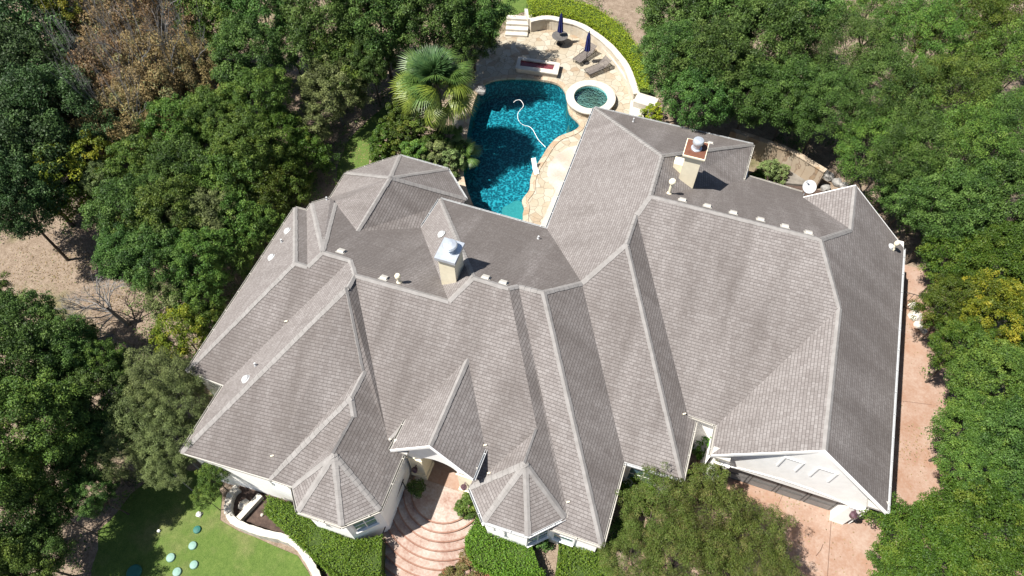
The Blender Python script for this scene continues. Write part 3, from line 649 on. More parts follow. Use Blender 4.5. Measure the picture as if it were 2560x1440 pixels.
# tanning step at the near end
st=smooth_poly([at(*q,-.3).to_2d() for q in [(1255,520),(1272,508),(1290,498),(1304,502),(1312,520),(1310,545),(1295,565),(1262,560)]],3)
o=MB().prism(st,-1.68,-.42).build('pool_basin',M['poolstep']); tag(o,kind='structure')
sheet('patio',[at(*q,.02).to_2d() for q in [(1447,362),(1419,368),(1391,386),(1371,412),(1367,433),(1373,457),(1390,474),(1350,565),(1350,600),(1480,600),(1560,360)]],.006,M['patio'])
def curve(px,z,n=8): 
    p=[at(*q,z).to_2d() for q in px]; out=[]
    for i in range(len(p)-1):
        p0=p[max(i-1,0)];p1=p[i];p2=p[i+1];p3=p[min(i+2,len(p)-1)]
        for a in range(n):
            t=a/n; out.append(.5*((2*p1)+(-p0+p2)*t+(2*p0-5*p1+4*p2-p3)*t*t+(-p0+3*p1-3*p2+p3)*t**3))
    out.append(p[-1]); return out
def offline(l,d):
    out=[]
    for i,p in enumerate(l):
        t=(l[min(i+1,len(l)-1)]-l[max(i-1,0)]).normalized(); out.append(p+Vector((-t.y,t.x))*d)
    return out
def strip(a,b,z0,z1,jit=0,seed=1):
    r=random.Random(seed); n=len(a); mb=MB(); j=lambda:r.uniform(-jit,jit)
    vs=[]
    for p,q in zip(a,b): 
        zz=z1+j(); vs+=[(p.x+j(),p.y+j(),z0),(p.x+j(),p.y+j(),zz),(q.x+j(),q.y+j(),zz),(q.x+j(),q.y+j(),z0)]
    fs=[]
    for i in range(n-1):
        k=4*i
        for e in range(3): fs.append((k+e,k+e+1,k+e+5,k+e+4))
    fs+=[(0,1,2,3),(4*n-1,4*n-2,4*n-3,4*n-4)]
    return mb.add(vs,fs)
BW=curve([(1324,46),(1365,39),(1400,44),(1450,57),(1490,80),(1525,107),(1551,135),(1573,165),(1590,207),(1599,233)],.95)
BI=offline(BW,-.38) if (offline(BW,-.38)[30]-Vector((-10,40))).length<(BW[30]-Vector((-10,40))).length else offline(BW,.38)
gw=empty('garden_wall'); tag(gw,'curved white limestone seat wall around the pool terrace','wall')
def course_strip(a,b,z0,z1,nm,mat,par,seed):
    strip(a,b,z0,z1-.08,.012,seed).build(nm,M['lime'],par); 
    c=sum(a,Vector((0,0)))/len(a)
    a2=[p+(p-q).normalized()*.04 for p,q in zip(a,b)]; b2=[q+(q-p).normalized()*.04 for p,q in zip(a,b)]
    strip(a2,b2,z1-.079,z1,.008,seed+1).build('coping_stone',mat,par)
course_strip(BW,BI,-.3,.95,'back_wall',M['limetop'],gw,3)
SI=curve([(1325,69),(1375,70),(1425,80),(1455,92),(1490,115),(1520,150),(1546,186),(1566,218),(1580,248),(1586,285)],.0)
m_=min(len(SI),len(BI)); SO=[p+(q-p).normalized()*(-.045) if False else p for p,q in zip(BI,SI)]
course_strip([p+(q-p).normalized()*.05 for p,q in zip(BI[:m_],SI[:m_])],SI[:m_],-.3,.46,'seat',M['limetop'],gw,7)
# end post with stone face and the little flight of white steps at the other end
c=at(1615,252,.9); mb=MB(); mb.box(-.75,.75,-.5,.5,-.3,1.0,-.1,(c.x,c.y,0)); e=mb.build('stone_pier',M['limetop'],bevel=.03); tag(e,'blocky white limestone pier ending the curved wall near the round shrub','pier')
a_=at(1592,262,.5); b_=at(1588,300,.5); mb=MB(); mb.prism([(a_.x-.5,a_.y+.3),(a_.x+.55,a_.y+.3),(b_.x+.6,b_.y-.6),(b_.x-.35,b_.y-.6)],-.3,.5); mb.build('seat',M['limetop'],gw)
gs=empty('stone_steps'); tag(gs,'short flight of white stone steps at the far left end of the pool terrace','steps')
c=at(1293,66,.3); 
for i in range(4):
    mb=MB(); mb.box(-.85,.85,-.85+i*.42,-.43+i*.42,-.3,.16+.17*i,.25,(c.x,c.y,0)); mb.build('step',M['limetop'],gs,bevel=.02)
a_=at(1311,22,.95).to_2d(); b_=at(1320,48,.95).to_2d(); strip([a_,b_],[a_+Vector((.4,.1)),b_+Vector((.4,.1))],-.3,.97).build('side_wall',M['limetop'],gs)
# fire pit
fp=empty('fire_pit'); tag(fp,'long rectangular fire pit with white coping and dark red fire glass','fire pit')
O=[at(*q,.42).to_2d() for q in [(1296,141),(1401,157),(1394,186),(1288,170)]]; I=[at(*q,.42).to_2d() for q in [(1302,148),(1387,161),(1382,174),(1300,164)]]
ringmesh(O,I,.34,.42).build('coping',M['limetop'],fp); O2=offset_poly(O,-.07); I2=offset_poly(I,.03)
ringmesh(O2,I2,-.2,.339).build('base',M['lime'],fp)
mb=MB(); mb.prism([(p.x,p.y) for p in I2],.15,.3); mb.build('fire_glass',M['glassred'],fp)
# spa
sp=empty('spa',(0,0,0)); tag(sp,'round raised spa with wide white coping beside the pool','hot tub')
sc=at(1477,242,.45); Ro,Ri=1.72,1.17
def ringprof(pr,mat,name,par,c=sc,n=48): 
    mb=MB(); base=0
    for r,z in pr:
        for k in range(n):
            a=2*math.pi*k/n; mb.v.append((c.x+r*math.cos(a),c.y+r*math.sin(a),z))
    for i in range(len(pr)):
        j=(i+1)%len(pr)
        for k in range(n): a=i*n+k;b=i*n+(k+1)%n; mb.f.append((a,b,j*n+(k+1)%n,j*n+k))
    return mb.build(name,mat,par)
ringprof([(Ri,.36),(Ri,.46),(Ro,.46),(Ro,.38)],M['limetop'],'coping',sp)
ringprof([(Ri+.02,-1.2),(Ri+.02,.359),(Ro-.1,.359),(Ro-.1,-1.2)],M['flag'],'wall',sp)
ringprof([(.68,-.9),(.68,-.02),(Ri+.015,-.02),(Ri+.015,-.9)],M['spat'],'bench',sp)
mb=MB(); mb.lathe([(.675,-.75),(.675,-.70)],(sc.x+.0,sc.y,0),32); mb.build('floor',M['pool'],sp)
ringprof([(Ri+.012,.0),(Ri+.012,.355),(Ri+.018,.355),(Ri+.018,.0)],M['spat'],'tile_band',sp)
mb=MB(); mb.lathe([(Ri+.01,.23),(Ri+.01,.235)],(sc.x,sc.y,0),48); mb.build('water',M['spaw'],sp)
# spill channel between spa and pool
# pool rocks and hose
def rock(name,u,v,r,mat,z=0,sq=.6,seed=0,label=None,group=None,cat='rock'):
    bm=bmesh.new(); bmesh.ops.create_icosphere(bm,subdivisions=2,radius=1); rr=random.Random(seed)
    from mathutils import noise as mn
    off=Vector((rr.uniform(0,50),)*3)
    for vv in bm.verts:
        k=1+.35*mn.noise(vv.co*1.3+off)+.12*mn.noise(vv.co*3+off); vv.co=Vector((vv.co.x*k,vv.co.y*k*.85,vv.co.z*k*sq))*r
    me=bpy.data.meshes.new(name); bm.to_mesh(me); bm.free(); p=at(u,v,z); o=link(name,me,M[mat],loc=p,rot=(0,0,rr.uniform(0,6)))
    tag(o,label,cat,group); return o
rock('boulder',1203,226,.45,'rock',.1,.8,2,'grey rock at the pool edge under the palm fronds')
HP=[(1284,256),(1290,251),(1300,250),(1307,258),(1308,266),(1300,276),(1295,283),(1295,297),(1302,308),(1312,314),(1322,316),(1331,323),(1338,335),(1345,348),(1354,358),(1364,368)]
hc=curve(HP,-.09,5); mb=MB(); mb.tube([(p.x,p.y,-.09) for p in hc],.016,7); tag(mb.build('pool_hose',M['white'],smooth=True),'white cleaner hose curling on the pool water','hose')
# moulded in-pool lounger half off the edge
def shell(name,c,rz,prof,wd,mat,par=None):
    mb=MB(); th=.05; n=len(prof)
    for sgn in (-1,1):
        for (x,z) in prof: mb.v.append((x,sgn*wd/2,z)); 
        for (x,z) in prof: mb.v.append((x,sgn*wd/2,z-th))
    k=2*n
    for i in range(n-1): mb.f+=[(i,i+1,k+i+1,k+i),(n+i,k+n+i,k+n+i+1,n+i+1),(i,n+i,n+i+1,i+1),(k+i,k+i+1,k+n+i+1,k+n+i)]
    mb.f+=[(0,k,k+n,n),(n-1,2*n-1,k+2*n-1,k+n-1)]
    o=mb.build(name,mat,par); o.location=c; o.rotation_euler=(0,0,rz); return o
ch_=empty('pool_chair',at(1338,426,0)); tag(ch_,'white moulded lounge chair with tall back on the stone pool edge','chair')
ch_.rotation_euler=(0,0,R_(125)); ch_.scale=(.5,.6,.5)
shell('backrest',(0,0,0),0,[(.15,.35),(.35,.55),(.62,.95),(.85,1.25),(.95,1.32)],.5,M['white'],ch_)
shell('seat',(0,0,0),0,[(-.75,.12),(-.6,.2),(-.4,.36),(-.15,.34),(.1,.33)],.55,M['white'],ch_)
mb=MB(); mb.box(-.2,.15,-.22,.22,0,.28); mb.build('base',M['white'],ch_)
# patio table and closed umbrellas
tx=at(1400,89,.74); tb=empty('patio_table',(tx.x,tx.y,0)); tag(tb,'round dark mesh patio table with a closed navy umbrella through it','table')
mb=MB(); mb.lathe([(.0,.70),(.55,.70),(.60,.72),(.60,.745),(.57,.75),(.05,.75)],(0,0,0),32); mb.build('tabletop',M['greymesh'],tb)
for k in range(4):
    a=k*math.pi/2+.4; mb=MB(); mb.tube([(.12*math.cos(a),.12*math.sin(a),.70),(.2*math.cos(a),.2*math.sin(a),.35),(.42*math.cos(a),.42*math.sin(a),.0)],.018,6); mb.build('leg',M['dark'],tb)
def umbrella(x,y,label,base):
    u=empty('patio_umbrella',(x,y,0)); tag(u,label,'umbrella','closed navy umbrellas on the pool terrace')
    MB().lathe([(.024,0.02),(.024,2.62)],(0,0,0),10).build('pole',M['dark'],u)
    mb=MB(); n=24; prof=[(.03,2.62),(.07,2.5),(.12,2.2),(.15,1.7),(.17,1.35),(.19,1.12),(.16,1.08)]
    for r,z in prof:
        for k in range(n):
            a=2*math.pi*k/n; rr=r*(1+(.22 if k%3==0 else -.08)); mb.v.append((rr*math.cos(a),rr*math.sin(a),z))
    for i in range(len(prof)-1):
        for k in range(n): a=i*n+k;b=i*n+(k+1)%n; mb.f.append((a,b,b+n,a+n))
    mb.f.append(tuple(range(n))); mb.build('canopy',M['navy'],u)
    MB().lathe([(.02,2.6),(.035,2.66),(.01,2.74)],(0,0,0),8).build('finial',M['dark'],u)
    MB().lathe([(.24 if base else .1,.0),(.24 if base else .1,.05),(.05,.09),(.035,.3)],(0,0,0),20).build('base',M['dark'],u)
umbrella(tx.x,tx.y,'closed navy umbrella standing through the round table',1)
p=at(1465,157,0); umbrella(p.x,p.y,'closed navy umbrella standing between the two loungers',1)
def lounger(f,h,label):
    d=(h-f).to_2d(); L_=2.0; ang=math.atan2(d.y,d.x); e=empty('sun_lounger',(f.x,f.y,0),ang); tag(e,label,'sun lounger','loungers on the pool terrace')
    w2=.34; mb=MB()
    for s in (-1,1): mb.tube([(0,s*w2,.33),(1.3,s*w2,.33),(1.45,s*w2,.3),(1.95,s*w2,.3)],.022,6)
    for x in (0,.65,1.3,1.95): mb.tube([(x,-w2,.32),(x,w2,.32)],.018,5)
    mb.build('frame',M['dark'],e)
    mb=MB(); k=0
    for i in range(22): x=.03+i*.058; mb.box(x,x+.043,-w2+.02,w2-.02,.335,.348)
    mb.build('seat',M['wicker'],e)
    mb=MB(); a=R_(38); cx,cz=1.3,.34
    for i in range(12):
        t=.03+i*.058; x0,z0=cx+t*math.cos(a),cz+t*math.sin(a); x1,z1=cx+(t+.043)*math.cos(a),cz+(t+.043)*math.sin(a)
        mb.add([(x0,-w2+.02,z0),(x1,-w2+.02,z1),(x1,w2-.02,z1),(x0,w2-.02,z0),(x0,-w2+.02,z0-.013),(x1,-w2+.02,z1-.013),(x1,w2-.02,z1-.013),(x0,w2-.02,z0-.013)],[(0,1,2,3),(7,6,5,4),(0,4,5,1),(1,5,6,2),(2,6,7,3),(3,7,4,0)])
    for s in (-1,1): mb.tube([(cx,s*w2,cz),(cx+.74*math.cos(a),s*w2,cz+.74*math.sin(a))],.02,6)
    mb.build('backrest',M['wicker'],e)
    for x in (.15,1.75):
        for s in (-1,1): MB().tube([(x,s*w2,.31),(x+(.05 if x>1 else -.05),s*w2,0)],.02,6).build('leg',M['dark'],e)
    for s in (-1,1): MB().tube([(.8,s*(w2+.02),.33),(.8,s*(w2+.03),.55),(1.2,s*(w2+.03),.56),(1.3,s*(w2+.02),.36)],.016,5).build('armrest',M['dark'],e)
lounger(at(1441,152,.35),at(1484,113,.6),'dark mesh sun lounger closer to the table, umbrella over it')
lounger(at(1467,180,.35),at(1521,150,.6),'dark mesh sun lounger nearer the spa, in full sun')
# ---------------------------------------------------------------- front steps, driveway, beds
fs_=empty('front_steps'); tag(fs_,'fan of curved pinkish concrete steps below the entry porch','steps')
SC=Vector((-6.42,8.42))
def disc(r,x0,x1,y1,z0,z1):
    pts=[]; n=64
    for i in range(n+1):
        a=math.pi+math.pi*i/n; x=SC.x+r*math.cos(a); y=SC.y+r*math.sin(a); pts.append((max(x0,min(x1,x)),y))
    out=[]
    for p_ in pts:
        if not out or (Vector(p_)-Vector(out[-1])).length>.02: out.append(p_)
    return out
for i in range(10):
    r=1.66+.39*i; z=-.13*i; zb=z-.13-.35
    poly=disc(r,-8.25-.05*i,-3.6,0,0,0); poly=poly+[(poly[-1][0],SC.y+.1),(poly[0][0],SC.y+.1)]
    MB().prism(poly,zb,z-.004).build('riser',M['riser'],fs_)
    poly2=disc(r-.065,-8.25-.05*i,-3.6,0,0,0); poly2=poly2+[(poly2[-1][0],SC.y+.1),(poly2[0][0],SC.y+.1)]
    s_=MB().prism(poly2,z-.045,z+.002).build('step',M['stepc'],fs_)
    s_.location.z=0
o=MB().box(-8.3,-4.7,8.53,11.3,-.3,-.004).build('entry_slab',M['pink']); tag(o,kind='structure')
for nm,z in (('driveway',-.47),):
    sheet('driveway',[at(*q,z).to_2d() for q in [(1740,1150),(1960,1150),(2150,1100),(2205,560),(2300,600),(2335,640),(2350,760),(2390,900),(2420,1100),(2470,1250),(2700,1560),(1500,1640),(1560,1330),(1720,1180)]],z,M['pink'])
def line(px,z,w_,mat,name,kind='structure'):
    l=[at(*q,z).to_2d() for q in px]; a=offline(l,w_/2); b=offline(l,-w_/2); mb=MB(); n=len(l)
    mb.add([(p.x,p.y,z) for p in a]+[(p.x,p.y,z) for p in b],[(i,i+1,n+i+1,n+i) for i in range(n-1)]); tag(mb.build(name,mat),kind=kind)
M['joint']=simple('joint',(.11,.06,.045),(.09,.05,.035),3,.9)
line([(2078,1300),(2062,1540)],-.466,.025,M['joint'],'driveway_joint'); line([(2236,1000),(2330,1012)],-.466,.02,M['joint'],'driveway_joint'); line([(1960,1230),(1860,1460)],-.4655,.02,M['joint'],'driveway_joint')
line([(2040,1390),(2052,1375),(2058,1360)],-.465,.03,M['joint'],'driveway_crack')
# planting bed walls, front left
rw=empty('retaining_wall'); tag(rw,'low curved whitewashed stone wall edging the front planting beds','wall')
RWP=[(588,1212),(572,1228),(562,1252),(561,1283),(576,1308),(614,1327),(666,1343),(712,1355),(744,1379),(766,1412),(784,1445),(800,1500)]
rl=curve(RWP,-.55,5); rl2=offline(rl,.32)
if (rl2[20]-Vector((-14,6))).length>(rl[20]-Vector((-14,6))).length: rl2=offline(rl,-.32)
strip(rl,rl2,-2.2,-.55,.02,11).build('wall_run',M['limetop'],rw)
a_,b_=at(594,1297,-.6).to_2d(),at(650,1236,-.6).to_2d(); t=(b_-a_).normalized(); s=Vector((-t.y,t.x))*.14
strip([a_-s,b_-s],[a_+s,b_+s],-2.2,-.62,.0).build('divider',M['limetop'],rw)
MB().prism([(-3.6,4.2),(1.2,4.2),(1.3,7.7),(-1,7.7),(-3.6,8.2)],-2,-.32).build('planting_bed',M['soil'])['kind']='structure'
bed=[p for p in rl2]+[at(900,1500,-.9).to_2d(),at(960,1400,-.9).to_2d(),Vector((-8.2,5.6)),Vector((-13,5.9)),Vector((-17.2,6.0))]
mb=MB(); mb.prism([(p.x,p.y) for p in bed],-2.3,-.95); o=mb.build('planting_bed',M['soil']); tag(o,kind='structure')
rock('limestone_rock',612,1262,.33,'limetop',-.9,.6,4,'pale flat rock in the small left planter')
rock('limestone_rock',655,1287,.09,'limetop',-.9,.7,5,'small white stone beside the planter divider')
# green discs on the lawn
for i,(u,v,r,mt,lb) in enumerate([(493,1324,.19,'bottledark','darker teal disc, nearest the planter'),(482,1364,.2,'bottle','pale green disc just below the teal one'),(427,1394,.21,'bottle','pale green disc at the left of the lawn group'),(485,1412,.2,'bottle','pale green disc at the right, second row up from the bottom edge'),(443,1430,.21,'bottle','pale green disc cut by the bottom edge of the photo')]):
    p=at(u,v,-1.25); z=T(p.x,p.y); p=at(u,v,z+.05); mb=MB(); mb.lathe([(r,0),(r*1.02,.04),(r*.9,.09),(r*.4,.115),(.02,.12)],(0,0,0),24); o=mb.build('lawn_disc',M[mt],smooth=False); o.location=(p.x,p.y,z+.02); tag(o,lb,'disc','green discs on the lawn')
p=at(335,1430,-1.3); o=MB().lathe([(.34,0),(.35,.08),(.3,.12),(.05,.13)],(0,0,0),28).build('lawn_disc',M['bottledark']); o.location=(p.x,p.y,T(p.x,p.y)+.02); tag(o,'large dark teal disc in shade at the bottom edge','disc')
p=at(495,1284,-1.2); o=empty('garden_light',(p.x,p.y,T(p.x,p.y))); tag(o,'small white ground light on the lawn edge under the grey tree','light')
MB().box(-.14,.14,-.12,.12,0,.06).build('base',M['rock'],o); MB().lathe([(.12,.06),(.13,.12),(.06,.2),(.02,.22)],(0,0,0),12).build('head',M['white'],o)
p=at(395,1326,-1.25); o=MB().lathe([(.07,0),(.07,.1),(.03,.13)],(0,0,0),12).build('drain_cover',M['white']); o.location=(p.x,p.y,T(p.x,p.y)); tag(o,'tiny white drain cover on the grass beside the tree shadow','drain cover')
# handrail along the left bay
hr=empty('handrail'); tag(hr,'thin black handrail beside the front steps','railing')
a_=Vector((-8.28,7.96,.9)); b_=Vector((-8.4,4.6,-.35)); MB().tube([a_,b_],.025,6).build('rail',M['dark'],hr)
for t_ in (.03,.5,.97):
    q=a_.lerp(b_,t_); MB().tube([q,(q.x,q.y,q.z-1.0)],.02,6).build('post',M['dark'],hr)
# plant pot at porch
# side gate
ga=empty('side_gate'); tag(ga,'black metal railing gate between the house and the white rocks','gate')
a_=at(2252,772,-.47); b_=at(2286,776,-.47); zz=-.47; a_.x=12.2
L_=b_.x-a_.x; yg=(a_.y+b_.y)/2
MB().tube([(a_.x,yg,zz+1.45),(b_.x+.1,yg,zz+1.45)],.02,6).tube([(a_.x,yg,zz+.15),(b_.x+.1,yg,zz+.15)],.02,6).tube([(a_.x,yg,zz+.8),(b_.x+.1,yg,zz+.8)],.015,6).build('rail',M['dark'],ga)
for i in range(12): x=a_.x+.05+(L_)*i/11; MB().tube([(x,yg,zz+.1),(x,yg,zz+1.5)],.014,5).build('bar',M['dark'],ga)
for i,(u,v,r,lb) in enumerate([(2283,765,.3,'white rock at the foot of the gate'),(2288,790,.42,'largest white rock below the gate'),(2296,812,.3,'white rock under the hedge trees beyond the gate'),(2310,828,.22,'smallest white rock furthest down the side drive')]): rock('limestone_rock',u,v,r,'limetop',-.45,.7,20+i,lb,'white rocks by the side gate')
# service yard behind the garage
bw=empty('yard_wall'); tag(bw,'rough tan limestone wall of the service yard behind the chimney wing','wall')
l=[at(*q,1.5).to_2d() for q in [(1826,330),(1885,349),(1960,375),(2000,395),(2060,432)]]; strip(l,offline(l,.3),-.3,1.5,.01,4).build('wall_run',M['coping'],bw); strip(offline(l,-.04),offline(l,.34),1.501,1.57,.0,4).build('coping',M['coping'],bw)
o=MB().prism([tuple(at(*q,.2).to_2d()) for q in [(1977,408),(2029,433),(2013,462),(1962,457)]],-.2,.2).build('concrete_pad',M['block'],bevel=.02); tag(o,'weathered concrete pad in the service yard','slab')
for i,(u,v,r,lb) in enumerate([(2072,440,.5,'pale boulder beyond the satellite dish, leftmost'),(2092,455,.45,'pale boulder in the middle behind the garage gable'),(2110,466,.42,'pale boulder touching the garage gable'),(2064,470,.4,'pale boulder beside the satellite dish')]): rock('boulder',u,v,r*.8,'rock',.1,.7,40+i,lb,'boulders behind the garage')
line([(1880,440),(1990,480),(2050,500),(2075,505)],.03,1.6,M['soil'],'yard_bed')
# satellite dish on the north eave
dn=empty('satellite_dish'); tag(dn,'round white satellite dish on an arm above the rear eave','satellite dish')
p,_=on_roof(2010,488); 
c=at(2023,467,4.35); d=(CAM-c).normalized(); d=(Vector((.1,-.55,.75))).normalized()
mb=MB(); n=32; ax=d.orthogonal().normalized(); bx=d.cross(ax)
for k,(r,h) in enumerate(((.0,.0),(.14,.008),(.26,.03),(.36,.06),(.375,.065),(.36,.05),(.2,.0),(.0,-.02))):
    for i in range(n): a=2*math.pi*i/n; mb.v.append(tuple(c+(ax*math.cos(a)+bx*math.sin(a))*r+d*h))
for k in range(7):
    for i in range(n): a=k*n+i;b=k*n+(i+1)%n; mb.f.append((a,b,b+n,a+n))
mb.build('reflector',M['whitemetal'],dn,smooth=True)
MB().tube([c-d*.03,c-d*.2-Vector((0,0,.1)),(c.x-.1,c.y-.1,3.3)],.03,8).build('mast',M['metal'],dn)
MB().tube([c+bx*.3,c+bx*.35+d*.3],.015,6).tube([c+bx*.35+d*.27,c+bx*.35+d*.36],.04,8).build('feed_arm',M['metal'],dn)
# ---------------------------------------------------------------- vegetation
rng=np.random.default_rng(7)
def leaves_mesh(name,cen,out,size,tone,asp=.55,upb=.7):
    n=len(cen); nn=rng.normal(size=(n,3))*.75+out*.8; nn[:,2]+=upb; nn/=np.linalg.norm(nn,axis=1)[:,None]
    t=rng.normal(size=(n,3)); t-=nn*(t*nn).sum(1)[:,None]; t/=np.linalg.norm(t,axis=1)[:,None]; b=np.cross(nn,t)
    s=(size*rng.uniform(.6,1.3,n))[:,None]
    v=np.empty((n,4,3)); v[:,0]=cen-t*s*.5; v[:,1]=cen+b*s*asp*.5+nn*s*.06; v[:,2]=cen+t*s*.5; v[:,3]=cen-b*s*asp*.5+nn*s*.06
    me=bpy.data.meshes.new(name); me.vertices.add(4*n); me.vertices.foreach_set('co',v.ravel()); me.loops.add(4*n); me.loops.foreach_set('vertex_index',np.arange(4*n,dtype=np.int32))
    me.polygons.add(n); me.polygons.foreach_set('loop_start',np.arange(0,4*n,4,dtype=np.int32)); me.polygons.foreach_set('loop_total',np.full(n,4,dtype=np.int32))
    a=me.attributes.new('tone','FLOAT','FACE'); a.data.foreach_set('value',np.clip(tone,0,1).astype(np.float32)); me.update(calc_edges=True); me.validate(); return me
def crown_mesh(name,R,H,ncl,nl,leaf,clr=(.5,.95),sparse=0,asp=.55):
    """ncl leaf clumps set over an uneven dome of radius R and depth H; nl leaves each"""
    g=2.39996; i=np.arange(ncl); zz=1-1.7*(i+.5)/ncl; az=i*g+rng.normal(0,.25,ncl)
    lob=1+.16*np.sin(az*3+rng.uniform(0,6))+.12*np.sin(az*5+rng.uniform(0,6))+rng.normal(0,.10,ncl)
    rr=np.sqrt(np.clip(1-zz**2,0,1)); dep=rng.uniform(.74,1.0,ncl)
    cl=np.stack([R*rr*np.cos(az)*lob*dep,R*rr*np.sin(az)*lob*dep,H*zz*dep*(1+rng.normal(0,.07,ncl))],1)
    rad=rng.uniform(*clr,ncl)*(R/4)**.35; cto=rng.normal(.47,.24,ncl)
    C_=[];O=[];Tn=[]
    for c,r,tn in zip(cl,rad,cto):
        m_=int(nl*rng.uniform(.6,1.3)*(r/.72)**2); d=rng.normal(size=(m_,3)); d/=np.linalg.norm(d,axis=1)[:,None]; d[:,2]=np.where(d[:,2]<-.3,-d[:,2],d[:,2])
        q=d*(r*rng.uniform(.35,1.08,m_)**.6)[:,None]*np.array([1,1,.75]); C_.append(c+q); O.append(d); Tn.append(tn+rng.normal(0,.17,m_))
    return leaves_mesh(name,np.concatenate(C_),np.concatenate(O),leaf,np.concatenate(Tn),asp)
def branch_pts(mb,p,d,L_,r,lv,rnd,spread=.7,nb=3,up=.1):
    pts=[p]; k=4; q=p.copy(); dd=d.copy()
    for i in range(k):
        dd=(dd+Vector((rnd.gauss(0,.16),rnd.gauss(0,.16),rnd.gauss(0,.12)+up*.3))).normalized(); q=q+dd*(L_/k); pts.append(q.copy())
    mb.tube(pts,[r*(1-.45*i/k) for i in range(k+1)],5 if lv>0 else 3,cap=False)
    if lv>0:
        for j in range(nb):
            t=pts[rnd.choice((2,3,4)) if j else 4]; nd=(dd+Vector((rnd.gauss(0,spread),rnd.gauss(0,spread),rnd.gauss(0,spread*.6)+up))).normalized()
            branch_pts(mb,t,nd,L_*rnd.uniform(.55,.8),r*.5,lv-1,rnd,spread,nb,up)
def trunk_mesh(name,h,R,seed,r=.2,levels=1,nb=5):
    rnd=random.Random(seed); mb=MB(); top=Vector((rnd.uniform(-.2,.2),rnd.uniform(-.2,.2),h*.45))
    mb.tube([(0,0,-.3),(0,0,.3),top*.6,top],[r*1.4,r*1.05,r*.9,r*.75],8,cap=False)
    for j in range(nb):
        a=2*math.pi*j/nb+rnd.uniform(-.4,.4); branch_pts(mb,top,Vector((math.cos(a),math.sin(a),.75)).normalized(),R*.75,r*.5,levels,rnd,.5,3,.15)
    return mb.mesh(name)
CR={}
for k in range(3):
    CR['oak%d'%k]=(4.2,crown_mesh('crown',4.2,3.2,400,230,.165,(.36,.74)),trunk_mesh('trunk',6,4.2,k))
    CR['elm%d'%k]=(3.4,crown_mesh('crown',3.4,2.6,300,330,.145,(.32,.64)),trunk_mesh('trunk',5,3.4,k+5,.16))
    CR['shrub%d'%k]=(2.2,crown_mesh('crown',2.2,1.9,110,420,.14,(.35,.6)),trunk_mesh('trunk',3.2,2.0,k+9,.10))
for k in range(2):
    CR['fine%d'%k]=(4.2,crown_mesh('crown',4.2,3.0,330,260,.13,(.35,.7),asp=.45),trunk_mesh('trunk',6,4.2,k+20))
    CR['sparse%d'%k]=(3.4,crown_mesh('crown',3.4,2.6,170,300,.15,(.4,.8),asp=.45),trunk_mesh('trunk',5,3.4,k+30,.15,3,6))
    CR['cedar%d'%k]=(3.0,crown_mesh('crown',3.0,2.6,200,430,.12,(.35,.65),asp=.35),trunk_mesh('trunk',5,3.2,k+40,.12,1,5))
HC=dict(oak=.52,elm=.52,shrub=.45,fine=.5,sparse=.5,cedar=.5)
CNT={}
def tree(u,v,rpx,top,kind,mat,label,name='tree',cat='tree',group=None,bark='bark'):
    k=CNT.get(kind,0); CNT[kind]=k+1; n=sum(1 for q in CR if q.startswith(kind)); R0,cm,tm=CR['%s%d'%(kind,k%n)]
    hh=max(1.,top*.62); p=at(u,v,hh); R=rpx*depth(p)/F_PX; s=R/R0
    g=T(p.x,p.y); e=empty(name,(p.x,p.y,g),rnd0.uniform(0,6.28)); tag(e,label,cat,group)
    H0=dict(oak=3.2,elm=2.6,shrub=1.9,fine=3.0,sparse=2.6,cedar=2.6)[kind]; sz=max((top-.3)/1.7/H0,.5*s); sz=min(sz,s*1.25)
    zc=top-H0*sz
    key=(id(cm),mat)
    if key in MC: me=MC[key]
    else: me=cm.copy(); me.materials.clear(); me.materials.append(LM[mat]); MC[key]=me
    c=bpy.data.objects.new('crown',me); C.objects.link(c); c.parent=e; c.location=(0,0,zc-g); c.scale=(s,s,sz)
    key=(id(tm),bark)
    if key in MC: me=MC[key]
    else: me=tm.copy(); me.materials.clear(); me.materials.append(M[bark]); MC[key]=me
    t=bpy.data.objects.new('trunk',me); C.objects.link(t); t.parent=e; h0=dict(oak=6,elm=5,shrub=3.2,fine=6,sparse=5,cedar=5)[kind]; t.scale=(s*.8,s*.8,max(.3,(zc-g)/(h0*.62)*(1. if kind=='sparse' else .72)))
    return e
MC={}; rnd0=random.Random(11)
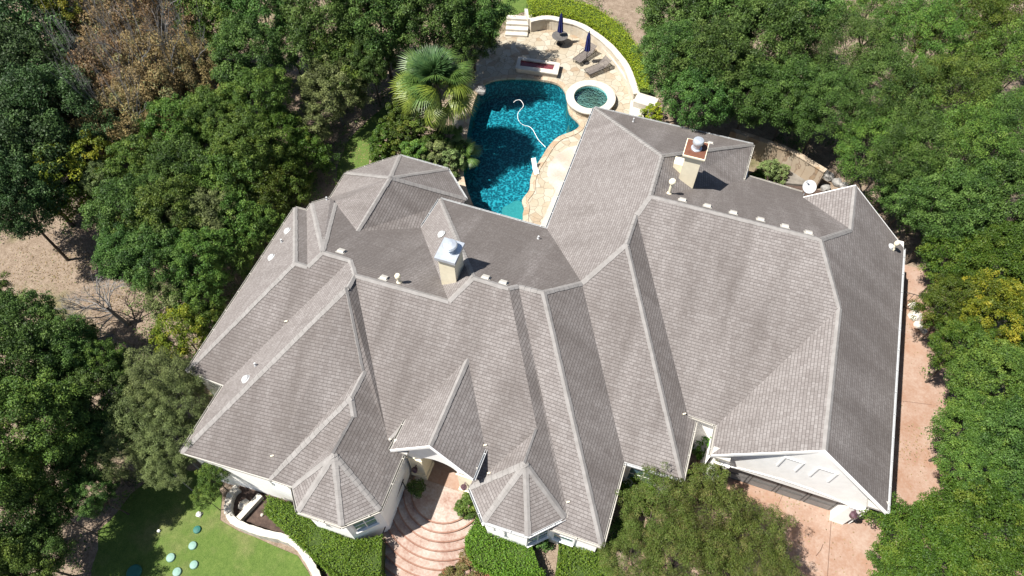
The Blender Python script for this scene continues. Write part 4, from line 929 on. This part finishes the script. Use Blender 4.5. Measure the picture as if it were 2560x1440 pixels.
TR=[
# far left column
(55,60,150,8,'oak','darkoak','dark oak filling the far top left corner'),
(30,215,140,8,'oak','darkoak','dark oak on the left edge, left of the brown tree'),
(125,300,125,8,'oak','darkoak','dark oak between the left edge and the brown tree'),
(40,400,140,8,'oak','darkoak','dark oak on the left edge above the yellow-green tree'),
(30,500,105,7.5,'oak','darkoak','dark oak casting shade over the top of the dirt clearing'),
(192,50,55,8.2,'shrub','yellow','bright yellow-green sapling left of the brown tree top'),
(170,465,80,6.2,'shrub','yellow','yellow-green tree with brassy leaves above the dirt clearing'),
(235,425,62,5.8,'shrub','yellow','smaller yellow-green tree touching the brassy one'),
# dying brown tree group
(300,70,115,7,'sparse','brown','brown dying tree at the top edge'),
(420,60,105,7,'sparse','brown','orange-brown thinning tree right of the topmost brown one'),
(290,200,105,6.5,'sparse','brown','brown dying tree in the middle of the brown clump'),
(400,190,110,6.5,'sparse','brown','orange-brown tree with grey twigs in the clump centre'),
(320,310,95,6,'sparse','brown','brown dying tree at the foot of the brown clump'),
(500,190,75,5.5,'sparse','brown','small brown tree at the right side of the clump'),
# top green belt
(545,60,90,7,'elm','elm','green tree just right of the brown clump at the top'),
(650,40,85,7.5,'elm','oak','green tree at the top, left of the dark gap'),
(630,160,85,7,'elm','oak','tall green tree beside the dark gap below the top edge'),
(650,260,70,6,'elm','elm','slender green tree below the dark gap'),
(830,60,105,8,'oak','oak','broad green oak at the top between gap and palm'),
(950,40,105,8,'oak','oak','broad green oak at the top above the palm, left side'),
(1080,30,100,8,'oak','oak','broad green oak directly above the palm'),
(1180,45,80,7,'oak','oak','oak overhanging the terrace steps from the left'),
(1180,105,58,5.2,'elm','oak','dark green tree leaning over the pool terrace by the palm'),
(870,150,82,5.6,'elm','elm','green tree left of the palm, upper one'),
(830,215,76,4.8,'elm','grey','olive tree left of the palm, lower one'),
(930,165,58,5.5,'elm','oak','green tree touching the palm from the left'),
(730,120,50,5,'shrub','oak','small green tree inside the dark gap'),
# middle left mass
(440,330,85,5.5,'elm','elm','green tree right under the brown clump'),
(540,310,70,5.5,'elm','elm','green tree left of the forest gap'),
(620,380,85,5.5,'elm','elm','round green tree above the octagon roof, left'),
(690,340,72,4.2,'elm','fresh','fresh green tree beside the grassy strip, upper'),
(765,385,56,3.0,'shrub','fresh','vine-covered yellowish tree at the grassy strip'),
(768,330,50,3.2,'shrub','grey','pale leaved tree at the top of the grassy strip'),
(560,460,85,5,'elm','elm','green tree in the middle of the left wood'),
(460,440,85,5.5,'elm','oak','dark green tree left of the middle wood'),
(360,430,80,5.5,'elm','elm','green tree below the bare patch of ground'),
(335,545,85,6,'elm','oak','dark green tree right of the dirt clearing'),
(265,480,50,5,'elm','grey','grey-green tree edging the dirt clearing'),
(420,560,90,6,'elm','elm','large green tree centre of the left wood'),
(515,560,75,5,'elm','grey','brownish green tree facing the west eave'),
(645,480,78,3.8,'elm','fresh','bright green vine tree beside the octagon room'),
(718,448,58,3.2,'shrub','fresh','yellow-green vine mass beside the octagon eave'),
(600,560,65,4.3,'shrub','elm','green tree pressed against the upper west eave'),
(650,570,55,3.8,'shrub','elm','small tree in shade at the corner of the west eave'),
(500,660,80,5,'elm','elm','green tree beside the west eave, middle'),
(400,660,85,5.5,'elm','oak','dark green tree beside the grey dead tree'),
(325,650,62,5.2,'elm','oak','green tree at the right end of the dirt clearing'),
(560,650,60,4,'shrub','elm','green tree under the west eave, lower'),
(430,750,55,4,'shrub','grey','pale leaved shrub right of the dead tree'),
(500,755,55,3.8,'shrub','elm','green shrub close to the west eave below the middle'),
(460,835,60,3.8,'shrub','yellow','yellow-green bush by the lower west eave'),
(520,810,42,3.2,'shrub','fresh','light green bush touching the lower west eave'),
# bottom left
(5,790,60,6,'elm','elm','dark tree on the left edge under the clearing'),
(85,835,80,6.2,'elm','oak','dark tree at the lower tip of the clearing'),
(60,920,110,7,'oak','oak','shaded oak on the left edge, upper of the lower wood'),
(170,900,80,6,'elm','oak','shaded oak left of the dead tree roots'),
(260,930,60,5,'elm','elm','green tree just below the grey dead tree'),
(60,1090,125,7.5,'oak','elm','big oak on the left edge, middle of the lower wood'),
(170,1050,75,5.5,'elm','oak','shaded tree right of the big left edge oak'),
(115,1190,85,4.6,'oak','elm','oak with yellow tips in the lower left wood'),
(15,1290,112,4.8,'oak','oak','oak on the left edge near the bottom'),
(70,1400,78,3.6,'oak','oak','oak at the bottom edge left of the lawn'),
(5,1430,88,4.5,'oak','elm','oak in the bottom left corner'),
(150,1290,36,3,'elm','oak','dark tree shading the left side of the lawn'),
(255,1000,80,5,'elm','oak','dark tree in the lower left wood below the dead tree'),
(270,1090,62,4.2,'elm','oak','dark tree at the right side of the lower left wood'),
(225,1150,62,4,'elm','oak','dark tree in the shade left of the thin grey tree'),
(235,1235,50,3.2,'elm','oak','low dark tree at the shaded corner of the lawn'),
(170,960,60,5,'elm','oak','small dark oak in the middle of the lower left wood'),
(20,660,55,4.5,'elm','oak','small dark tree on the left edge beside the clearing') if False else
(205,850,40,3.2,'shrub','elm','low green shrub at the lower tip of the clearing'),
# grey-green cedars by the house
(400,960,80,5,'cedar','grey','grey-green feathery tree below the yellow bush'),
(440,1010,72,4.2,'cedar','grey','grey-green feathery tree at the west wall notch'),
(350,1060,78,4.5,'cedar','grey','grey-green tree with a pale dead limb'),
(425,1110,72,4.0,'cedar','grey','sparse feathery tree at the south west house corner'),
(300,1150,58,3.8,'cedar','grey','thin grey tree beside the deep shade'),
(415,1175,50,3.0,'cedar','grey','thin brownish tree above the lawn'),
(535,1195,34,2.2,'shrub','elm','small bright green tree beside the planter'),
(505,1240,26,1.4,'shrub','elm','low green bush above the teal disc'),
# right side
(1700,50,95,8,'oak','oak','oak at the top edge beside the dry dirt'),
(1800,50,100,8,'oak','oak','oak at the top edge, second from the dirt'),
(1680,170,80,7.5,'oak','oak','oak leaning toward the curved hedge'),
(1770,180,95,8,'oak','oak','oak above the chimney wing, left'),
(1740,260,75,6.5,'elm','oak','oak right behind the chimney wing roof'),
(1872,245,80,6.4,'oak','oak','oak above the service yard'),
(1900,120,100,8.5,'oak','oak','large oak in the upper right wood'),
(1990,50,90,8.5,'oak','oak','oak at the top edge above the pale gap'),
(1975,255,85,6.8,'oak','oak','oak between the service yard and the pale gap'),
(2100,160,95,8,'fine','oak','fine leaved tree below the pale gap'),
(2060,280,88,7,'fine','oak','fine leaved tree over the service yard rocks'),
(2180,60,80,8,'fine','elm','lighter green tree at the top edge right of the gap'),
(2290,130,100,8.5,'fine','elm','soft green tree in the upper right'),
(2190,260,105,8,'fine','oak','wide fine leaved tree in the middle of the right wood'),
(2400,110,110,8.5,'fine','fresh','bright soft green tree near the top right corner'),
(2510,60,100,8.5,'fine','fresh','yellowish green tree in the top right corner'),
(2500,210,115,8.5,'fine','elm','soft green tree on the right edge, upper'),
(2350,270,110,8,'fine','elm','soft green tree in the right wood, centre'),
(2180,380,88,6.3,'fine','elm','feathery tree hanging over the garage gable'),
(2270,400,105,7.5,'fine','oak','fine leaved tree right of the garage gable'),
(2400,400,110,8,'fine','elm','green tree in the right wood below centre'),
(2520,370,100,8,'fine','oak','green tree on the right edge, middle'),
(2270,500,70,5.5,'elm','oak','tree shading the back corner of the garage'),
(2370,530,95,7,'oak','oak','oak above the side gate'),
(2490,520,105,7.5,'oak','oak','oak on the right edge above the gate level'),
(2382,650,75,5,'elm','fresh','bright green tree beside the side gate'),
(2482,660,90,6,'oak','fresh','bright green tree behind the one at the gate'),
(2572,690,70,6,'elm','elm','tree on the right edge level with the gate'),
(2382,770,75,4.8,'elm','fresh','yellowish tree below the side gate'),
(2482,800,85,6,'elm','yellow','yellowish flowering tree right of the side drive'),
(2572,850,70,6,'elm','fresh','green tree on the right edge beyond the yellow one'),
(2402,880,70,4.8,'elm','fresh','green tree bordering the side drive, upper'),
(2472,960,95,6,'oak','elm','green tree bordering the side drive, middle'),
(2572,1000,80,6.5,'elm','elm','tree on the right edge, lower middle'),
(2432,1080,85,5.5,'oak','elm','green tree leaning over the side drive'),
(2532,1130,95,6.5,'oak','oak','tree on the right edge beside the lower drive'),
(2422,1190,75,5,'elm','elm','green tree at the corner of the side drive and forecourt'),
(2320,1370,110,4.6,'oak','fresh','dense rounded green tree at the bottom right forecourt'),
(2450,1330,110,5.5,'oak','fresh','dense green tree right of the rounded one'),
(2572,1240,75,6,'elm','elm','tree on the right edge near the bottom'),
(2240,1420,62,3.6,'shrub','fresh','lower green bush tree at the bottom of the forecourt'),
# crape myrtles in front of the garage
(1640,1280,85,4.2,'fine','myrtle','brownish green crape myrtle between the front wings and garage'),
(1760,1300,105,4.6,'fine','myrtle','largest olive crape myrtle before the garage'),
(1870,1370,95,4.2,'fine','myrtle','olive crape myrtle spreading onto the drive'),
(1700,1400,95,4.2,'fine','myrtle','olive crape myrtle at the bottom edge'),
(1590,1400,75,3.6,'fine','myrtle','crape myrtle touching the front wing hedge'),
(1900,1440,80,4.,'fine','myrtle','lower olive crape myrtle at the bottom edge by the drive'),
(1765,1215,48,3.4,'shrub','myrtle','tip of crape myrtle nearest the garage lantern'),
]
for t in TR:
    u,v,r,top,k,mt,lb=t
    tree(u,v,r*1.06,top,k,mt,lb,group=None,bark='greybark' if mt in('brown','grey') else 'bark')
# bare grey dead tree and dead limbs
def deadtree(u,v,h,lean,L_,lv,seed,label,name='dead_tree'):
    p=at(u,v,0); p.z=T(p.x,p.y); rnd=random.Random(seed); e=empty(name,tuple(p)); tag(e,label,'tree'); 
    mb=MB(); top=Vector((lean[0]*.3,lean[1]*.3,h)); mb.tube([(0,0,-.2),tuple(top*.5),tuple(top)],[.14,.11,.08],7,cap=False); mb.build('trunk',M['greybark'],e)
    mb=MB()
    for j in range(9):
        d=Vector((lean[0]+rnd.gauss(0,.5),lean[1]+rnd.gauss(0,.5),.25+rnd.gauss(0,.25))).normalized(); branch_pts(mb,top*rnd.uniform(.6,1),d,L_,.05,lv,rnd,.45,4,.02)
    mb.build('branches',M['greybark'],e)
deadtree(300,790,1.8,(-.9,-.35),1.3,3,1,'bare grey dead tree lying open beside the dirt clearing')
deadtree(310,845,1.6,(-.6,-.8),1.1,3,2,'lower bare grey dead tree with twisted pale limbs')
deadtree(370,1110,3.6,(-.8,-.1),1.5,2,3,'pale dead limbs poking from the feathery trees')
deadtree(440,170,5.3,(.6,-.2),1.1,3,5,'dead grey branches on the right of the brown clump')
deadtree(310,210,5.3,(-.3,.4),1.0,3,6,'dead grey branches inside the brown clump')
# hedges, bushes
def bush(u,v,rpx,h,mat,label,zb=None,leaf=.09,dens=1.0,name='bush',cat='bush',flat=1.,group=None,ex=1.,rz=0):
    p=at(u,v,h*.6+(zb or 0)); R=rpx*depth(p)/F_PX; g=(zb if zb is not None else T(p.x,p.y))
    nc=int(40+R*R*26*dens); me=crown_mesh('foliage',R*.92,h*.80,nc,1700,leaf,(.24,.38))
    o=link(name,me,LM[mat],loc=(p.x,p.y,g+h*.25),rot=(0,0,rz)); o.scale=(ex,1,flat); tag(o,label,cat,group); return o
def hedge_strip(pa,pb,h,mat,name,label,cat='hedge',leaf=.08,dens=260,zb=-.05,lump=.1):
    pts=[];nr=[]; n=len(pa)
    for i in range(n-1):
        a0,a1,b0,b1=pa[i],pa[i+1],pb[i],pb[i+1]; area=((a1-a0).length+(b1-b0).length)/2*((b0-a0).length)
        k=int(area*dens); s=rng.random((k,2)); q=(1-s[:,0:1])*((1-s[:,1:2])*np.array(a0)+s[:,1:2]*np.array(b0))+s[:,0:1]*((1-s[:,1:2])*np.array(a1)+s[:,1:2]*np.array(b1))
        edge=np.minimum(s[:,1],1-s[:,1])*2; z=h*(1-.16*np.clip(1-edge*3,0,1)**2)+lump*np.sin(q[:,0]*2.1)*np.sin(q[:,1]*2.6)+rng.normal(0,.05,k)-rng.exponential(.08,k)
        pts.append(np.column_stack([q,z])); nr.append(np.tile([0,0,1.],(k,1)))
        for side,(c0,c1,oo) in enumerate(((a0,a1,b0),(b0,b1,a0))):
            k=int((c1-c0).length*(h-zb)*dens*.9); s=rng.random((k,2)); q=(1-s[:,0:1])*np.array(c0)+s[:,0:1]*np.array(c1); o_=np.array((c0-oo).normalized()); q=q+o_*rng.normal(0,.05,(k,1))
            pts.append(np.column_stack([q,zb+s[:,1]*(h-zb)])); nr.append(np.tile([o_[0],o_[1],.1],(k,1)))
    P_=np.concatenate(pts); me=leaves_mesh(name,P_,np.concatenate(nr),leaf,rng.normal(.5,.2,len(P_)),.6,.5)
    o=link(name,me,LM[mat]); tag(o,label,cat); 
    return o
HO=curve([(1316,-8),(1360,-12),(1425,-4),(1492,18),(1540,50),(1577,88),(1604,128),(1618,175),(1622,225)],1.25)
HI=curve([(1322,36),(1365,28),(1410,33),(1458,46),(1500,68),(1535,96),(1560,125),(1582,160),(1600,222)],1.25)
hedge_strip(HO,HI,1.3,'hedge','hedge','long clipped yellow-green hedge curving behind the white wall',leaf=.075,dens=620)
o=strip(offline(HO,0),[p.lerp(q,.85) for p,q in zip(HO,HI)],-.1,1.05,.03,5); 
core=o.build('core',M['hcore']); core.parent=[x for x in bpy.data.objects if x.name.startswith('hedge')][0]
bush(1630,282,30,1.3,'hedge','clipped yellow-green ball shrub behind the white pier',0,.08)
# shrubbery between octagon room and palm
SH=[(995,290,38,2.0,'fresh','bright green shrub left of the palm foot'),(960,350,40,2.0,'fresh','bright green shrub left below the palm'),(1000,340,45,2.2,'fresh','bright green shrub under the palm, middle'),(950,395,24,1.3,'fresh','bright green shrub at the octagon eave'),
(1040,380,42,2.0,'elm','olive shrub above the octagon roof peak'),(1095,385,40,2.0,'grey','pale leaved shrub between palm and octagon'),(1130,400,30,1.8,'grey','shrub with reddish tips by the pool corner'),(1060,330,45,2.4,'elm','dark shrub in the palm shade'),(1120,340,35,1.8,'oak','dark shrub at the pool edge under the palm'),(1150,375,25,1.4,'oak','small spiky shrub overhanging the pool')]
for u,v,r,h,mt,lb in SH: bush(u,v,r*1.15,h,mt,lb,-.05,.11,.8)
# front beds
FB=[(1185,1425,55,1.1,'red','reddish low bush at the bottom of the steps',-.8),(1130,1440,30,.8,'red','small reddish bush beside the lowest steps',-1.2),
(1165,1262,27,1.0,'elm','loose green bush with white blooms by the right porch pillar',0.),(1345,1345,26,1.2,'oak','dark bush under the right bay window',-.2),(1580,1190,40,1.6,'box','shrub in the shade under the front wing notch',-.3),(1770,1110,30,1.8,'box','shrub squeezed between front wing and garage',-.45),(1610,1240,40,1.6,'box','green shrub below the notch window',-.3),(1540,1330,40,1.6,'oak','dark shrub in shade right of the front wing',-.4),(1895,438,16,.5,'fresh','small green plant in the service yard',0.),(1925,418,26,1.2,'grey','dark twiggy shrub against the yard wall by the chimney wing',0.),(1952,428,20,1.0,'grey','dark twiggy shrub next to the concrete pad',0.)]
for u,v,r,h,mt,lb,zb in FB: bush(u,v,r*1.1,h,mt,lb,zb,.085,1.15)
def bed_hedge(A_,B_,h,zb,label):
    a=curve(A_,h,5); b=curve(B_,h,5)
    o=hedge_strip(a,b,h,'box','box_hedge',label,'hedge',.075,760,zb,.22)
    k=strip([p.lerp(q,.08) for p,q in zip(a,b)],[p.lerp(q,.92) for p,q in zip(a,b)],zb,h-.22,.04,5).build('core',M['hcore']); k.parent=o
bed_hedge([(668,1240),(720,1258),(765,1290),(850,1338),(900,1350),(956,1338)],[(655,1272),(692,1305),(732,1345),(788,1395),(850,1440),(948,1440)],.35,-.95,'thick clipped box hedge wrapping the left bay window')
bed_hedge([(940,1400),(950,1420),(955,1450),(960,1480)],[(800,1400),(820,1430),(840,1460),(850,1490)],.1,-.95,'lower end of the clipped box hedge beside the front steps')
bed_hedge([(1190,1292),(1222,1322),(1275,1350),(1330,1362)],[(1163,1340),(1172,1385),(1215,1425),(1355,1440)],.85,-.35,'rounded clipped box hedge under the right bay window')
bed_hedge([(1358,1420),(1362,1440),(1366,1480)],[(1225,1425),(1235,1450),(1245,1490)],.7,-.45,'box hedge cut by the bottom edge below the right bay')
bed_hedge([(1398,1352),(1450,1362),(1520,1384)],[(1390,1430),(1440,1455),(1535,1455)],.85,-.35,'squarish clipped box hedge in front of the front wing corner')
# potted plant by the porch
p=at(1047,1232,0); pp=empty('potted_shrub',(p.x,p.y,0)); tag(pp,'dark green potted shrub in the shade of the porch','potted plant')
MB().lathe([(.16,0),(.22,.3),(.24,.34),(.21,.34),(.2,.3)],(0,0,0),16).build('pot',M['rust'],pp)
me=crown_mesh('foliage',.36,.45,40,900,.08,(.3,.4)); o=link('foliage',me,LM['oak'],pp,loc=(0,0,.8))
# undergrowth in the woods
pts=[];tn=[]
zones=[(-56,-20.6,-8,22),(-56,-20,22,60),(-20,-15.5,27,60),(-15.5,-1,44,62),(4.6,26,30.5,62),(15.6,28,10,31),(-24,-20.8,2,20)]
clear=[[at(*q,0).to_2d() for q in pl] for pl in ([(-60,610),(120,590),(180,560),(290,600),(300,700),(330,800),(260,850),(200,780),(120,760),(40,680),(-60,660)],[(260,340),(330,360),(350,430),(280,440)],[(1450,-30),(1660,-30),(1640,60),(1630,150),(1560,60)],[(180,1500),(240,1300),(400,1150),(560,1160),(600,1350),(800,1500)],[(840,450),(850,380),(880,330),(930,290),(1000,260),(1010,300),(960,330),(930,390),(900,460)],[(1180,60),(1250,0),(1320,-30),(1400,-30),(1270,60)],DECKPX,[(2080,0),(2160,20),(2120,90),(2070,70)],[(1870,380),(2080,400),(2120,480),(2070,520),(1860,460)])]
for x0,x1,y0,y1 in zones:
    nb=int((x1-x0)*(y1-y0)*1.5)
    for _ in range(nb):
        x,y=rng.uniform(x0,x1),rng.uniform(y0,y1)
        if any(inside((x,y),c) for c in clear): continue
        if rng.random()<.35: continue
        r=rng.uniform(.3,.9); k=int(170*r*r)+20; d=rng.normal(size=(k,3)); d/=np.linalg.norm(d,axis=1)[:,None]; d[:,2]=abs(d[:,2])
        pts.append(np.array([x,y,T(x,y)])+d*r*rng.uniform(.4,1,(k,1))*np.array([1,1,1.1])); tn.append(np.full(k,rng.normal(.4,.2))+rng.normal(0,.15,k))
P_=np.concatenate(pts); me=leaves_mesh('undergrowth',P_,np.zeros_like(P_),.11,np.concatenate(tn)); o=link('undergrowth',me,LM['elm']); tag(o,'low tangled undergrowth on the woodland floor',kind='stuff')
pts=[]
for px_,n_,sg in (((2290,800),260,2.2),((2290,1120),200,2.0),((1960,1240),160,1.6),((2050,1420),120,2.5),((60,660),500,3.0),((200,620),500,2.4),((250,720),300,1.8),((900,380),160,1.0),((1250,150),90,.8),((1010,1420),60,1.2)):
    z0=dict([((1010,1420),-1.0)]).get(px_,0.) or (-.47 if px_[0]>1900 else 0.); c=at(*px_,z0); q=rng.normal(size=(n_,2))*sg*.5+np.array([c.x,c.y])
    for x,y in q:
        zz=T(x,y)+.03 if px_[0]<1000 else (z0+.012 if px_[0]>1900 else .02)
        if px_[0]==1010: continue
        if inside((x,y),POOL): continue
        pts.append((x,y,zz))
P_=np.array(pts); me=leaves_mesh('fallen_leaves',P_,np.tile([0,0,3.],(len(P_),1)),.085,rng.random(len(P_)),.6,1.5); o=link('fallen_leaves',me,LM['brown']); tag(o,'scattered fallen brown leaves',kind='stuff')
# fan palm
def frond_mesh(seed,pet,Rf,droop):
    rnd=random.Random(seed); mb=MB(); mb.tube([(0,0,0),(pet*.5,0,.03),(pet,0,0)],[.028,.022,.016],5,cap=False); n=34
    for i in range(n):
        a=R_(-118+236*i/(n-1)); L_=Rf*(1-.22*abs(a)/2.1)*rnd.uniform(.88,1.06); w_=.036; dz=rnd.uniform(-.05,.05)
        c,s=math.cos(a),math.sin(a); t=Vector((-s,c,0)); row=[]
        for k,f in enumerate((0,.3,.6,.85,1.)):
            z=-droop*L_*f**2.4+(-abs(s)*.12*f)+dz*f; ww=w_*(.25,.85,1.,.55,.04)[k]; p=Vector((pet+c*L_*f,s*L_*f,z)); row.append((p-t*ww,p+Vector((0,0,.02*(1-f))),p+t*ww))
        b=len(mb.v)
        for r3 in row: mb.v+= [tuple(q) for q in r3]
        for k in range(4):
            j=b+3*k; mb.f+=[(j,j+1,j+4,j+3),(j+1,j+2,j+5,j+4)]
    return mb.mesh('frond')
def palm_leaf(name,c1,c2):
    m,nt,b=nmat(name); out=nt.nodes['Material Output']; p=pos(nt); f=noise(nt,p,6,3,.6); col=ramp(nt,f,[(.3,c1),(.7,c2)]); L(nt,col,b.inputs['Base Color']); b.inputs['Roughness'].default_value=.42; b.inputs['Specular IOR Level'].default_value=.5
    tl=N(nt,'ShaderNodeBsdfTranslucent'); L(nt,col,tl.inputs[0]); mx=N(nt,'ShaderNodeMixShader'); mx.inputs[0].default_value=.22; L(nt,b.outputs[0],mx.inputs[1]); L(nt,tl.outputs[0],mx.inputs[2]); L(nt,mx.outputs[0],out.inputs[0]); return m
PMt=[palm_leaf('young_palm',(.03,.08,.025),(.08,.15,.045)),palm_leaf('mid_palm',(.05,.115,.022),(.12,.19,.04)),palm_leaf('old_palm',(.10,.15,.018),(.22,.27,.04))]
ph=5.0; pc=at(1088,205,ph); pm=empty('fan_palm',(pc.x,pc.y,-.05)); tag(pm,'big fan palm with yellow-green lower fronds beside the pool','palm tree')
MB().tube([(0,0,0),(.05,.02,ph*.5),(0,0,ph)],[.3,.24,.22],12).build('trunk',M['bark'],pm)
rnd=random.Random(4); FM={}
for i in range(54):
    f=i/53; el=80-112*f**.9+rnd.uniform(-17,17); az=i*2.39996+rnd.uniform(-.35,.35); k=0 if f<.3 else 1 if f<.58 else 2
    key=(k,i%2)
    if key not in FM: FM[key]=frond_mesh(i,(.85,1.35,1.6)[k],(1.35,1.35,1.3)[k],(.25,.45,.65)[k]); FM[key].materials.append(PMt[k])
    o=bpy.data.objects.new('frond',FM[key]); C.objects.link(o); o.parent=pm
    o.rotation_mode='XYZ'; o.matrix_local=Matrix.Translation((0,0,ph+.15-.35*f))@Matrix.Rotation(az,4,'Z')@Matrix.Rotation(-R_(el),4,'Y')@Matrix.Rotation(rnd.uniform(-.95,.95),4,'X')
for k_,(x_,y_) in enumerate(()): pass
# dead palm stubs
p=at(1155,385,.6)
me=FM[(1,0)] if (1,0) in FM else list(FM.values())[0]
sp_=empty('dwarf_palm',(p.x,p.y,0)); tag(sp_,'small fan palm clump overhanging the pool edge by the octagon room','palm')
for i in range(9):
    o=bpy.data.objects.new('frond',me); C.objects.link(o); o.parent=sp_; s=.55; o.matrix_local=Matrix.Translation((0,0,.5))@Matrix.Rotation(i*.7+rnd.uniform(-.2,.2),4,'Z')@Matrix.Rotation(-R_(rnd.uniform(15,65)),4,'Y')@Matrix.Scale(s,4)
